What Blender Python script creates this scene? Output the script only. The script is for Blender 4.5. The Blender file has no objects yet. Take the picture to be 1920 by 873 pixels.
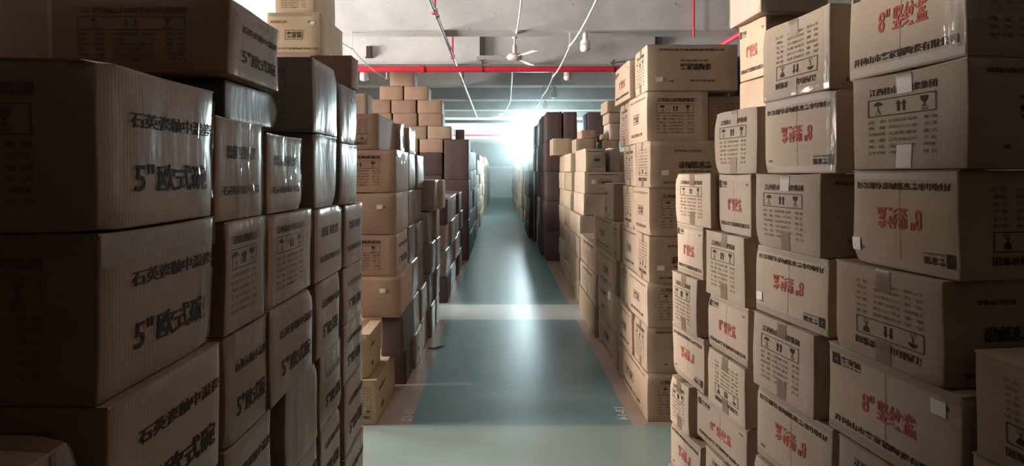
import bpy, bmesh, math, random
from mathutils import Vector, Matrix, noise

# ---------------------------------------------------------------- camera, light, exposure
scene = bpy.context.scene
C = scene.collection
EYE = 1.55                     # camera height
FPX, CX, CY = 950.0, 936.0, 325.0   # focal length in pixels and the aisle's vanishing point in the 1920x873 frame
cam_data = bpy.data.cameras.new('camera')
cam = bpy.data.objects.new('camera', cam_data)
C.objects.link(cam)
cam.location = (0, 0, EYE)
cam.rotation_euler = (math.pi / 2, 0, 0)
cam_data.sensor_width = 36
cam_data.lens = 36 * FPX / 1920
cam_data.shift_x = (960 - CX) / 1920
cam_data.shift_y = -(436.5 - CY) / 1920
cam_data.clip_start = 0.02
cam_data.clip_end = 200
scene.camera = cam

scene.view_settings.view_transform = 'Standard'
scene.view_settings.look = 'None'
scene.view_settings.gamma = 1
scene.view_settings.use_curve_mapping = False
scene.view_settings.exposure = 0.0

world = bpy.data.worlds.new('world')
scene.world = world
world.use_nodes = True
world.node_tree.nodes['Background'].inputs[0].default_value = (0.6, 0.75, 0.9, 1)
world.node_tree.nodes['Background'].inputs[1].default_value = 0.3


def area(name, loc, target, sx, sy, power, col, spread=180):
    d = bpy.data.lights.new(name, 'AREA')
    d.shape = 'RECTANGLE'
    d.spread = math.radians(spread)
    d.size, d.size_y, d.energy, d.color = sx, sy, power, col
    o = bpy.data.objects.new(name, d)
    C.objects.link(o)
    o.location = loc
    o.rotation_euler = (Vector(target) - Vector(loc)).to_track_quat('-Z', 'Y').to_euler()
    return o


GLOW_DENSITY = 0.017
WARM = (1.0, 0.885, 0.79)
COOL = (0.72, 0.95, 1.0)
area('window_light_near', (-6.75, 3.0, 2.45), (0.9, 2.7, 1.9), 1.2, 1.7, 200, WARM, 80)
area('window_light_middle', (-6.75, 6.0, 2.5), (0.0, 5.4, 3.9), 2.6, 1.8, 480, (1.0, 0.935, 0.88), 95)
area('window_light_far_left', (-6.75, 22.0, 2.5), (0.0, 22.0, 0.6), 9.0, 1.4, 2600, COOL, 85)
area('window_light_far_side', (6.75, 22.0, 2.5), (0.0, 22.0, 0.6), 6.0, 1.4, 700, COOL, 85)
area('window_light_inner', (1.38, 18.72, 2.83), (1.0, 8.0, 0.4), 0.85, 1.0, 800, COOL)

rnd = random.Random(7)


# ---------------------------------------------------------------- materials
def new_mat(name):
    m = bpy.data.materials.new(name)
    m.use_nodes = True
    nt = m.node_tree
    return m, nt, nt.nodes['Principled BSDF']


def mat_plain(name, col, rough=0.6, metal=0.0, noise_amt=0.0, scale=8, emit=None, coat=0.0):
    m, nt, b = new_mat(name)
    b.inputs['Base Color'].default_value = (*col, 1)
    b.inputs['Roughness'].default_value = rough
    b.inputs['Metallic'].default_value = metal
    b.inputs['Coat Weight'].default_value = coat
    if noise_amt:
        n = nt.nodes.new('ShaderNodeTexNoise')
        n.inputs['Scale'].default_value = scale
        n.inputs['Detail'].default_value = 6
        tc = nt.nodes.new('ShaderNodeTexCoord')
        nt.links.new(tc.outputs['Object'], n.inputs['Vector'])
        r = nt.nodes.new('ShaderNodeMapRange')
        r.inputs['To Min'].default_value = 1 - noise_amt
        r.inputs['To Max'].default_value = 1 + noise_amt
        nt.links.new(n.outputs['Fac'], r.inputs['Value'])
        mx = nt.nodes.new('ShaderNodeMix')
        mx.data_type = 'RGBA'
        mx.blend_type = 'MULTIPLY'
        mx.inputs['Factor'].default_value = 1
        mx.inputs['A'].default_value = (*col, 1)
        nt.links.new(r.outputs['Result'], mx.inputs['B'])
        nt.links.new(mx.outputs['Result'], b.inputs['Base Color'])
    if emit:
        b.inputs['Emission Color'].default_value = (*emit[0], 1)
        b.inputs['Emission Strength'].default_value = emit[1]
    return m


def mat_cardboard(name, col, dark, rough=0.72, film=0.0, stain=0.35):
    m, nt, b = new_mat(name)
    N, L = nt.nodes, nt.links
    tc = N.new('ShaderNodeTexCoord')
    oi = N.new('ShaderNodeObjectInfo')
    # blotchy wear and damp stains
    sc = N.new('ShaderNodeVectorMath'); sc.operation = 'ADD'
    rv = N.new('ShaderNodeVectorMath'); rv.operation = 'SCALE'
    rv.inputs[0].default_value = (37, 19, 53)
    L.new(oi.outputs['Random'], rv.inputs['Scale'])
    L.new(tc.outputs['Object'], sc.inputs[0]); L.new(rv.outputs[0], sc.inputs[1])
    n1 = N.new('ShaderNodeTexNoise'); n1.inputs['Scale'].default_value = 7; n1.inputs['Detail'].default_value = 5
    L.new(sc.outputs[0], n1.inputs['Vector'])
    cr = N.new('ShaderNodeValToRGB')
    cr.color_ramp.elements[0].position = 0.38; cr.color_ramp.elements[1].position = 0.68
    cr.color_ramp.elements[0].color = (0, 0, 0, 1); cr.color_ramp.elements[1].color = (1, 1, 1, 1)
    L.new(n1.outputs['Fac'], cr.inputs['Fac'])
    mf = N.new('ShaderNodeMath'); mf.operation = 'MULTIPLY'; mf.inputs[1].default_value = stain
    L.new(cr.outputs['Color'], mf.inputs[0])
    mx = N.new('ShaderNodeMix'); mx.data_type = 'RGBA'
    mx.inputs['A'].default_value = (*col, 1); mx.inputs['B'].default_value = (*dark, 1)
    L.new(mf.outputs[0], mx.inputs['Factor'])
    # fine fibre grain
    n2 = N.new('ShaderNodeTexNoise'); n2.inputs['Scale'].default_value = 160; n2.inputs['Detail'].default_value = 3
    st = N.new('ShaderNodeMapping'); st.inputs['Scale'].default_value = (0.35, 0.35, 1)
    L.new(tc.outputs['Object'], st.inputs['Vector']); L.new(st.outputs['Vector'], n2.inputs['Vector'])
    r2 = N.new('ShaderNodeMapRange'); r2.inputs['To Min'].default_value = 0.88; r2.inputs['To Max'].default_value = 1.12
    L.new(n2.outputs['Fac'], r2.inputs['Value'])
    r3 = N.new('ShaderNodeMapRange'); r3.inputs['To Min'].default_value = 0.86; r3.inputs['To Max'].default_value = 1.14
    L.new(oi.outputs['Random'], r3.inputs['Value'])
    mm = N.new('ShaderNodeMath'); mm.operation = 'MULTIPLY'
    L.new(r2.outputs['Result'], mm.inputs[0]); L.new(r3.outputs['Result'], mm.inputs[1])
    m2 = N.new('ShaderNodeMix'); m2.data_type = 'RGBA'; m2.blend_type = 'MULTIPLY'; m2.inputs['Factor'].default_value = 1
    L.new(mx.outputs['Result'], m2.inputs['A']); L.new(mm.outputs[0], m2.inputs['B'])
    L.new(m2.outputs['Result'], b.inputs['Base Color'])
    b.inputs['Roughness'].default_value = rough
    b.inputs['Specular IOR Level'].default_value = 0.3
    # corrugation ripples
    wv = N.new('ShaderNodeTexWave'); wv.bands_direction = 'X'; wv.inputs['Scale'].default_value = 38
    wv.inputs['Distortion'].default_value = 1.2
    ad = N.new('ShaderNodeMath'); ad.operation = 'ADD'
    L.new(tc.outputs['Object'], wv.inputs['Vector'])
    L.new(wv.outputs['Fac'], ad.inputs[0]); L.new(n1.outputs['Fac'], ad.inputs[1])
    bp = N.new('ShaderNodeBump'); bp.inputs['Strength'].default_value = 0.05; bp.inputs['Distance'].default_value = 0.002
    L.new(ad.outputs[0], bp.inputs['Height'])
    L.new(bp.outputs['Normal'], b.inputs['Normal'])
    if film:
        b.inputs['Coat Weight'].default_value = film
        b.inputs['Coat Roughness'].default_value = 0.27
        # slack film: mostly upright creases
        mp = N.new('ShaderNodeMapping'); mp.inputs['Scale'].default_value = (4.5, 4.5, 1.3)
        L.new(sc.outputs[0], mp.inputs['Vector'])
        nf = N.new('ShaderNodeTexNoise'); nf.inputs['Scale'].default_value = 1.6; nf.inputs['Detail'].default_value = 4
        L.new(mp.outputs['Vector'], nf.inputs['Vector'])
        bf = N.new('ShaderNodeBump'); bf.inputs['Strength'].default_value = 0.6; bf.inputs['Distance'].default_value = 0.02
        L.new(nf.outputs['Fac'], bf.inputs['Height'])
        L.new(bf.outputs['Normal'], b.inputs['Coat Normal'])
    return m


def mat_concrete(name, col, amt=0.18, scale=1.4, rough=0.85):
    m, nt, b = new_mat(name)
    N, L = nt.nodes, nt.links
    tc = N.new('ShaderNodeTexCoord')
    n1 = N.new('ShaderNodeTexNoise'); n1.inputs['Scale'].default_value = scale; n1.inputs['Detail'].default_value = 8
    n1.inputs['Roughness'].default_value = 0.65
    L.new(tc.outputs['Object'], n1.inputs['Vector'])
    r = N.new('ShaderNodeMapRange'); r.inputs['From Min'].default_value = 0.3; r.inputs['From Max'].default_value = 0.7
    r.inputs['To Min'].default_value = 1 - amt; r.inputs['To Max'].default_value = 1 + amt
    L.new(n1.outputs['Fac'], r.inputs['Value'])
    n2 = N.new('ShaderNodeTexNoise'); n2.inputs['Scale'].default_value = 9; n2.inputs['Detail'].default_value = 3
    L.new(tc.outputs['Object'], n2.inputs['Vector'])
    r2 = N.new('ShaderNodeMapRange'); r2.inputs['From Min'].default_value = 0.70; r2.inputs['From Max'].default_value = 0.76
    r2.inputs['To Min'].default_value = 1; r2.inputs['To Max'].default_value = 0.55
    L.new(n2.outputs['Fac'], r2.inputs['Value'])
    mu = N.new('ShaderNodeMath'); mu.operation = 'MULTIPLY'
    L.new(r.outputs['Result'], mu.inputs[0]); L.new(r2.outputs['Result'], mu.inputs[1])
    mx = N.new('ShaderNodeMix'); mx.data_type = 'RGBA'; mx.blend_type = 'MULTIPLY'; mx.inputs['Factor'].default_value = 1
    mx.inputs['A'].default_value = (*col, 1)
    L.new(mu.outputs[0], mx.inputs['B'])
    L.new(mx.outputs['Result'], b.inputs['Base Color'])
    b.inputs['Roughness'].default_value = rough
    bp = N.new('ShaderNodeBump'); bp.inputs['Strength'].default_value = 0.3; bp.inputs['Distance'].default_value = 0.02
    L.new(n1.outputs['Fac'], bp.inputs['Height']); L.new(bp.outputs['Normal'], b.inputs['Normal'])
    return m


def mat_floor():
    """Painted floor: teal aisle lane, pale green cross aisles, bare pinkish strips under the stacks."""
    m, nt, b = new_mat('painted_floor')
    N, L = nt.nodes, nt.links
    tc = N.new('ShaderNodeTexCoord')
    nz = N.new('ShaderNodeTexNoise'); nz.inputs['Scale'].default_value = 9; nz.inputs['Detail'].default_value = 4
    L.new(tc.outputs['Object'], nz.inputs['Vector'])
    sub = N.new('ShaderNodeVectorMath'); sub.operation = 'SUBTRACT'; sub.inputs[1].default_value = (0.5, 0.5, 0.5)
    L.new(nz.outputs['Color'], sub.inputs[0])
    sca = N.new('ShaderNodeVectorMath'); sca.operation = 'SCALE'; sca.inputs['Scale'].default_value = 0.02
    L.new(sub.outputs[0], sca.inputs[0])
    add = N.new('ShaderNodeVectorMath'); add.operation = 'ADD'
    L.new(tc.outputs['Object'], add.inputs[0]); L.new(sca.outputs[0], add.inputs[1])
    sp = N.new('ShaderNodeSeparateXYZ'); L.new(add.outputs[0], sp.inputs[0])

    def band(sock, lo, hi, soft):
        a = N.new('ShaderNodeMapRange'); a.interpolation_type = 'SMOOTHSTEP'
        a.inputs['From Min'].default_value = lo - soft; a.inputs['From Max'].default_value = lo + soft
        c = N.new('ShaderNodeMapRange'); c.interpolation_type = 'SMOOTHSTEP'
        c.inputs['From Min'].default_value = hi - soft; c.inputs['From Max'].default_value = hi + soft
        c.inputs['To Min'].default_value = 1; c.inputs['To Max'].default_value = 0
        L.new(sock, a.inputs['Value']); L.new(sock, c.inputs['Value'])
        mu = N.new('ShaderNodeMath'); mu.operation = 'MULTIPLY'
        L.new(a.outputs['Result'], mu.inputs[0]); L.new(c.outputs['Result'], mu.inputs[1])
        return mu.outputs[0]

    def mix(fac, a, bcol):
        mx = N.new('ShaderNodeMix'); mx.data_type = 'RGBA'
        L.new(fac, mx.inputs['Factor'])
        if isinstance(a, tuple): mx.inputs['A'].default_value = a
        else: L.new(a, mx.inputs['A'])
        mx.inputs['B'].default_value = bcol
        return mx.outputs['Result']
    lane = band(sp.outputs['X'], -0.55, 0.825, 0.012)
    col = mix(lane, (0.36, 0.28, 0.23, 1), (0.14, 0.25, 0.275, 1))
    cross1 = band(sp.outputs['Y'], -6, 3.12, 0.03)
    cross2 = band(sp.outputs['Y'], 5.38, 6.0, 0.03)
    col = mix(cross1, col, (0.255, 0.335, 0.31, 1))
    col = mix(cross2, col, (0.46, 0.52, 0.50, 1))
    # scuffs and rubbed patches
    n2 = N.new('ShaderNodeTexNoise'); n2.inputs['Scale'].default_value = 2.6; n2.inputs['Detail'].default_value = 6
    n2.inputs['Roughness'].default_value = 0.55
    L.new(tc.outputs['Object'], n2.inputs['Vector'])
    r = N.new('ShaderNodeMapRange'); r.inputs['From Min'].default_value = 0.3; r.inputs['From Max'].default_value = 0.7
    r.inputs['To Min'].default_value = 0.93; r.inputs['To Max'].default_value = 1.07
    L.new(n2.outputs['Fac'], r.inputs['Value'])
    mm = N.new('ShaderNodeMix'); mm.data_type = 'RGBA'; mm.blend_type = 'MULTIPLY'; mm.inputs['Factor'].default_value = 1
    L.new(col, mm.inputs['A']); L.new(r.outputs['Result'], mm.inputs['B'])
    # thin pale scratches
    mp = N.new('ShaderNodeMapping'); mp.inputs['Rotation'].default_value = (0, 0, 0.5); mp.inputs['Scale'].default_value = (0.7, 4.5, 1)
    L.new(tc.outputs['Object'], mp.inputs['Vector'])
    n3 = N.new('ShaderNodeTexNoise'); n3.inputs['Scale'].default_value = 1.7; n3.inputs['Detail'].default_value = 2
    L.new(mp.outputs['Vector'], n3.inputs['Vector'])
    ab = N.new('ShaderNodeMath'); ab.operation = 'SUBTRACT'; ab.inputs[1].default_value = 0.5
    L.new(n3.outputs['Fac'], ab.inputs[0])
    ab2 = N.new('ShaderNodeMath'); ab2.operation = 'ABSOLUTE'; L.new(ab.outputs[0], ab2.inputs[0])
    r3 = N.new('ShaderNodeMapRange'); r3.inputs['From Min'].default_value = 0.0; r3.inputs['From Max'].default_value = 0.004
    r3.inputs['To Min'].default_value = 0.35; r3.inputs['To Max'].default_value = 0
    L.new(ab2.outputs[0], r3.inputs['Value'])
    m3 = N.new('ShaderNodeMath'); m3.operation = 'MULTIPLY'
    L.new(r3.outputs['Result'], m3.inputs[0]); L.new(n2.outputs['Fac'], m3.inputs[1])
    fin = N.new('ShaderNodeMix'); fin.data_type = 'RGBA'
    L.new(m3.outputs[0], fin.inputs['Factor']); L.new(mm.outputs['Result'], fin.inputs['A'])
    fin.inputs['B'].default_value = (0.55, 0.58, 0.55, 1)
    L.new(fin.outputs['Result'], b.inputs['Base Color'])
    rr = N.new('ShaderNodeMapRange'); rr.inputs['From Min'].default_value = 0.3; rr.inputs['From Max'].default_value = 0.7
    rr.inputs['To Min'].default_value = 0.31; rr.inputs['To Max'].default_value = 0.34
    L.new(n2.outputs['Fac'], rr.inputs['Value']); L.new(rr.outputs['Result'], b.inputs['Roughness'])
    n5 = N.new('ShaderNodeTexNoise'); n5.inputs['Scale'].default_value = 30; n5.inputs['Detail'].default_value = 3
    L.new(tc.outputs['Object'], n5.inputs['Vector'])
    bp = N.new('ShaderNodeBump'); bp.inputs['Strength'].default_value = 0.22; bp.inputs['Distance'].default_value = 0.003
    L.new(n5.outputs['Fac'], bp.inputs['Height']); L.new(bp.outputs['Normal'], b.inputs['Normal'])
    return m


def mat_film(name):
    m, nt, b = new_mat(name)
    b.inputs['Base Color'].default_value = (0.62, 0.62, 0.62, 1)
    b.inputs['Roughness'].default_value = 0.1
    b.inputs['Alpha'].default_value = 0.2
    b.inputs['Specular IOR Level'].default_value = 0.9
    return m


KRAFT = mat_cardboard('kraft_cardboard', (0.36, 0.265, 0.19), (0.26, 0.175, 0.115))
PALE = mat_cardboard('pale_cardboard', (0.41, 0.32, 0.243), (0.315, 0.225, 0.155))
RUST = mat_cardboard('reddish_cardboard', (0.36, 0.235, 0.165), (0.28, 0.17, 0.11))
GOLD = mat_cardboard('yellow_cardboard', (0.43, 0.325, 0.215), (0.34, 0.245, 0.15))
WRAP = mat_cardboard('filmed_cardboard', (0.295, 0.198, 0.138), (0.21, 0.132, 0.085), film=0.5)
GREYWRAP = mat_cardboard('filmed_grey_cardboard', (0.22, 0.185, 0.165), (0.16, 0.125, 0.105), film=0.95)
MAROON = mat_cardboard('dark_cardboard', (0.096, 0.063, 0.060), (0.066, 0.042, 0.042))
SHADEWRAP = mat_cardboard('shadowed_film', (0.035, 0.03, 0.03), (0.02, 0.018, 0.018), rough=0.35, film=1.0)  # near-black base carries the shadow on the recessed wrapped bundle
INK = mat_plain('black_ink', (0.055, 0.04, 0.033), 0.7)
FAINT = mat_plain('brown_ink', (0.17, 0.115, 0.08), 0.75)
RED = mat_plain('red_ink', (0.36, 0.09, 0.075), 0.7)
TAPE = mat_plain('brown_tape', (0.25, 0.165, 0.105), 0.33, noise_amt=0.25, scale=25)
TAPE.node_tree.nodes['Principled BSDF'].inputs['Alpha'].default_value = 0.72
BAND = mat_plain('wide_tape', (0.30, 0.22, 0.16), 0.5, noise_amt=0.1, scale=20)
FILM = mat_film('clear_film')
for _m in (INK, FAINT, RED): _m.node_tree.nodes['Principled BSDF'].inputs['Specular IOR Level'].default_value = 0.1
STICK = mat_plain('sticker_paper', (0.72, 0.68, 0.62), 0.6)
BARE = mat_concrete('bare_concrete', (0.55, 0.55, 0.545))
BEAM = mat_concrete('beam_concrete', (0.60, 0.60, 0.595))
PLASTER = mat_concrete('wall_plaster', (0.52, 0.52, 0.50), amt=0.08)
DARKWALL = mat_concrete('dark_wall', (0.12, 0.085, 0.06), amt=0.08)
ENDWALL = mat_concrete('end_wall_plaster', (0.42, 0.44, 0.45), amt=0.08)
SIDEWALL = mat_concrete('dark_side_wall', (0.15, 0.115, 0.09), amt=0.1)  # base darkened to cut bounce light, as full stacks would
FLOOR = mat_floor()
REDPAINT = mat_plain('red_pipe_paint', (0.60, 0.03, 0.055), 0.4, noise_amt=0.25, scale=14)
GREYMETAL = mat_plain('galvanised_steel', (0.38, 0.36, 0.35), 0.45, metal=0.5, noise_amt=0.2, scale=18)
DARKMETAL = mat_plain('dark_steel', (0.06, 0.06, 0.065), 0.5, metal=0.3)
WHITE = mat_plain('white_enamel', (0.74, 0.72, 0.69), 0.4)
WHITECABLE = mat_plain('white_cable_sheath', (0.68, 0.66, 0.63), 0.5)
GLASS = mat_plain('opal_bulb', (0.80, 0.78, 0.75), 0.25)
SHUTTER = mat_plain('shutter_paint', (0.55, 0.64, 0.62), 0.5)
STENCIL = mat_plain('white_stencil_paint', (0.55, 0.55, 0.52), 0.6)
PANE = mat_plain('daylit_pane', (0.8, 0.8, 0.8), 0.3, emit=((1.0, 0.9, 0.82), 1.5))
PANECOOL = mat_plain('bright_daylit_pane', (0.8, 0.8, 0.8), 0.3, emit=((0.80, 0.96, 1.0), 8))
FRAME = mat_plain('window_frame_paint', (0.5, 0.5, 0.5), 0.5)


# ---------------------------------------------------------------- mesh helpers
class MB:
    def __init__(self):
        self.v, self.f, self.m, self.mats = [], [], [], []

    def mi(self, mat):
        if mat not in self.mats:
            self.mats.append(mat)
        return self.mats.index(mat)

    def add(self, verts, faces, mat):
        k = len(self.v)
        i = self.mi(mat)
        self.v += [tuple(p) for p in verts]
        self.f += [tuple(k + a for a in f) for f in faces]
        self.m += [i] * len(faces)

    def box(self, lo, hi, mat):
        (a, b, c), (d, e, f) = lo, hi
        self.add([(a, b, c), (d, b, c), (d, e, c), (a, e, c), (a, b, f), (d, b, f), (d, e, f), (a, e, f)],
                 [(0, 3, 2, 1), (4, 5, 6, 7), (0, 1, 5, 4), (1, 2, 6, 5), (2, 3, 7, 6), (3, 0, 4, 7)], mat)

    def tube(self, pts, r, mat, n=10, caps=True):
        pts = [Vector(p) for p in pts]
        rings = []
        up = Vector((0, 0, 1))
        for i, p in enumerate(pts):
            t = (pts[min(i + 1, len(pts) - 1)] - pts[max(i - 1, 0)]).normalized()
            a = t.cross(up)
            if a.length < 1e-3:
                a = t.cross(Vector((1, 0, 0)))
            a.normalize()
            b = t.cross(a).normalized()
            rr = r[i] if isinstance(r, (list, tuple)) else r
            rings.append([p + a * rr * math.cos(2 * math.pi * k / n) + b * rr * math.sin(2 * math.pi * k / n) for k in range(n)])
        vs = [q for ring in rings for q in ring]
        fs = []
        for i in range(len(pts) - 1):
            for k in range(n):
                fs.append((i * n + k, i * n + (k + 1) % n, (i + 1) * n + (k + 1) % n, (i + 1) * n + k))
        if caps:
            fs.append(tuple(range(n - 1, -1, -1)))
            fs.append(tuple(range((len(pts) - 1) * n, len(pts) * n)))
        self.add(vs, fs, mat)

    def lathe(self, prof, mat, n=24, at=(0, 0, 0)):
        vs, fs = [], []
        for (r, z) in prof:
            for k in range(n):
                a = 2 * math.pi * k / n
                vs.append((at[0] + r * math.cos(a), at[1] + r * math.sin(a), at[2] + z))
        for i in range(len(prof) - 1):
            for k in range(n):
                fs.append((i * n + k, i * n + (k + 1) % n, (i + 1) * n + (k + 1) % n, (i + 1) * n + k))
        fs.append(tuple(range(n - 1, -1, -1)))
        fs.append(tuple(range((len(prof) - 1) * n, len(prof) * n)))
        self.add(vs, fs, mat)

    def build(self, name, parent=None, smooth=False):
        me = bpy.data.meshes.new(name)
        me.from_pydata(self.v, [], self.f)
        for m in self.mats:
            me.materials.append(m)
        me.polygons.foreach_set('material_index', self.m)
        if smooth:
            me.polygons.foreach_set('use_smooth', [True] * len(self.f))
        me.update()
        if smooth:
            bm = bmesh.new(); bm.from_mesh(me)
            for e in bm.edges:
                if len(e.link_faces) == 2 and e.calc_face_angle(0) > 0.9:
                    e.smooth = False
            bm.to_mesh(me); bm.free()
        o = bpy.data.objects.new(name, me)
        C.objects.link(o)
        if parent:
            o.parent = parent
        return o


def tag(o, label, cat, group=None, kind=None):
    o['label'] = label
    o['category'] = cat
    if group: o['group'] = group
    if kind: o['kind'] = kind
    return o


def structure(o):
    o['kind'] = 'structure'
    return o


# ---------------------------------------------------------------- building shell
X0, X1, Y0, Y1, ZC = -7.0, 7.0, -1.4, 32.5, 4.0
m = MB(); m.box((X0 - .2, Y0 - .2, -.2), (X1 + .2, Y1 + .2, 0), FLOOR); structure(m.build('floor'))
m = MB(); m.box((X0 - .2, Y0 - .2, ZC), (X1 + .2, Y1 + .2, ZC + .2), BARE); structure(m.build('ceiling'))


def wall_with_openings(name, axis, pos, thick, a0, a1, opens, mat):
    """A wall on x=pos (axis 0) or y=pos (axis 1) from a0 to a1, with rectangular openings (b0, b1, z0, z1)."""
    m = MB()
    def bx(p0, p1, z0, z1):
        if p1 - p0 < 1e-4 or z1 - z0 < 1e-4: return
        if axis == 0: m.box((pos, p0, z0), (pos + thick, p1, z1), mat)
        else: m.box((p0, pos, z0), (p1, pos + thick, z1), mat)
    cur = a0
    for (b0, b1, z0, z1) in sorted(opens):
        bx(cur, b0, 0, ZC)
        bx(b0, b1, 0, z0)
        bx(b0, b1, z1, ZC)
        cur = b1
    bx(cur, a1, 0, ZC)
    return structure(m.build(name))


def window(n, axis, pos, b0, b1, z0, z1, pane, bars=3):
    m = MB()
    t = 0.05
    def bx(p0, p1, q0, q1, d, mat):
        if axis == 0: m.box((pos - d, p0, q0), (pos + d, p1, q1), mat)
        else: m.box((p0, pos - d, q0), (p1, pos + d, q1), mat)
    bx(b0, b1, z0, z0 + t, .04, FRAME); bx(b0, b1, z1 - t, z1, .04, FRAME)
    for k in range(bars + 1):
        p = b0 + (b1 - b0 - t) * k / bars
        bx(p, p + t, z0 + t, z1 - t, .04, FRAME)
    w = structure(m.build('window_%d' % n))
    m = MB()
    bx(b0 + .01, b1 - .01, z0 + .01, z1 - .01, .008, pane)
    m.build('pane', w)


wall_with_openings('wall_left', 0, X0 - .2, .2, Y0 - .2, Y1 + .2, [(2.3, 3.7, 1.5, 3.35), (4.6, 7.4, 1.5, 3.4), (17.5, 26.5, 1.8, 3.4)], SIDEWALL)
window(1, 0, X0 - .1, 2.3, 3.7, 1.5, 3.35, PANE)
window(2, 0, X0 - .1, 4.6, 7.4, 1.5, 3.4, PANE)
wall_with_openings('wall_right', 0, X1, .2, Y0 - .2, Y1 + .2, [(18.5, 25.5, 1.8, 3.4)], SIDEWALL)
window(3, 0, X1 + .1, 18.5, 25.5, 1.8, 3.4, PANECOOL, 10)
window(5, 0, X0 - .1, 17.5, 26.5, 1.8, 3.4, PANECOOL, 8)
wall_with_openings('wall_back', 1, Y0 - .2, .2, X0, X1, [], DARKWALL)
m = MB(); m.box((-1.62, Y0, 0), (-1.54, 2.42, 2.30), DARKWALL); structure(m.build('wall_light_blocker'))  # unseen blocker added in place of deeper carton rows shading the left
wall_with_openings('wall_end', 1, Y1, .2, X0, X1, [(-0.66, 0.74, 0, 1.9)], ENDWALL)
window(4, 1, 18.86, 0.95, 1.85, 2.26, 3.40, PANECOOL, 2)   # glazed transom hung under a beam
# roller shutter in the end wall
m = MB()
for k in range(19):
    m.box((-0.66, Y1 + .05 + .008 * (k % 2), 0.1 * k), (0.74, Y1 + .09, 0.1 * k + 0.1), SHUTTER)
structure(m.build('door_1'))
m = MB()
m.box((-0.76, Y1 - .04, 0), (-0.66, Y1, 1.9), WHITE); m.box((0.74, Y1 - .04, 0), (0.84, Y1, 1.9), WHITE)
m.box((-0.80, Y1 - .06, 1.9), (0.88, Y1, 2.02), WHITE)
structure(m.build('trim_1'))
# downstand beams across the hall
BEAM_Z = 3.4
beam_y = [0.4 + 2.045 * k for k in range(16)]
for k, y in enumerate(beam_y):
    m = MB()
    m.box((X0, y, BEAM_Z), (X1, y + .32, ZC), BEAM)
    structure(m.build('ceiling_beam'))

# scattering volume added to imitate lens bloom around the far windows
hm = bpy.data.materials.new('glow_volume'); hm.use_nodes = True
hn = hm.node_tree; hn.nodes.remove(hn.nodes['Principled BSDF'])
hv = hn.nodes.new('ShaderNodeVolumeScatter')
hv.inputs['Density'].default_value = GLOW_DENSITY
hv.inputs['Anisotropy'].default_value = 0.88
hv.inputs['Color'].default_value = (0.9, 1.0, 1.0, 1)
hn.links.new(hv.outputs[0], hn.nodes['Material Output'].inputs['Volume'])
m = MB(); m.box((-4, 9.2, .003), (6.5, 32.4, 3.995), hm)
hz = m.build('glow'); hz['kind'] = 'stuff'; hz['label'] = 'thin bright haze added at the far end of the aisle to imitate bloom'; hz['category'] = 'glow'

# ---------------------------------------------------------------- printing on cartons
_txt_cache = {}
_tc = bpy.data.curves.new('lettering', 'FONT')
_tc.resolution_u = 2
_to = bpy.data.objects.new('lettering', _tc)
C.objects.link(_to)


def glyphs(s, bold=0.018):
    """2-D outline of a line of lettering, normalised to the unit square."""
    key = (s, bold)
    if key not in _txt_cache:
        _tc.body = s
        _tc.offset = bold
        bpy.context.view_layer.update()
        dg = bpy.context.evaluated_depsgraph_get()
        ev = _to.evaluated_get(dg)
        me = ev.to_mesh()
        xs = [v.co.x for v in me.vertices]; ys = [v.co.y for v in me.vertices]
        a, b, c, d = min(xs), max(xs), min(ys), max(ys)
        _txt_cache[key] = ([((v.co.x - a) / (b - a), (v.co.y - c) / (d - c)) for v in me.vertices],
                           [tuple(p.vertices) for p in me.polygons], (b - a) / (d - c))
        ev.to_mesh_clear()
    return _txt_cache[key]


class Panel:
    """Printing laid out on a face of size W x H; u to the right, v DOWN from the top left, both 0..1."""
    def __init__(self, W, H):
        self.W, self.H, self.items = W, H, []

    def poly(self, pts, faces, mat):
        self.items.append(([((u - .5) * self.W, (.5 - v) * self.H) for (u, v) in pts], faces, mat))

    def text(self, s, u0, u1, v0, v1, mat, bold=0.018):
        g, f, asp = glyphs(s, .008)
        k = bold * .9 / max(asp, 1)
        for sh in ((-k, k) if bold > .018 else (0,)):
            self.poly([(u0 + (u1 - u0) * (x + sh), v1 + (v0 - v1) * y) for (x, y) in g], f, mat)

    def rect(self, u0, u1, v0, v1, mat):
        n = max(1, int((u1 - u0) * self.W / 0.05)); k = max(1, int((v1 - v0) * self.H / 0.05))
        pts = [(u0 + (u1 - u0) * i / n, v0 + (v1 - v0) * j / k) for j in range(k + 1) for i in range(n + 1)]
        fs = [(j * (n + 1) + i, (j + 1) * (n + 1) + i, (j + 1) * (n + 1) + i + 1, j * (n + 1) + i + 1) for j in range(k) for i in range(n)]
        self.poly(pts, fs, mat)

    def frame(self, u0, u1, v0, v1, t, mat):
        tu, tv = t / self.W, t / self.H
        self.rect(u0, u1, v0, v0 + tv, mat); self.rect(u0, u1, v1 - tv, v1, mat)
        self.rect(u0, u0 + tu, v0 + tv, v1 - tv, mat); self.rect(u1 - tu, u1, v0 + tv, v1 - tv, mat)

    def shape(self, outline, uc, vc, size, mat):
        """A small filled outline (x right, y up, about unit size) centred on (uc, vc)."""
        pts = [(uc + x * size / self.W, vc - y * size / self.H) for (x, y) in outline]
        self.poly(pts, [tuple(range(len(pts)))], mat)


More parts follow.
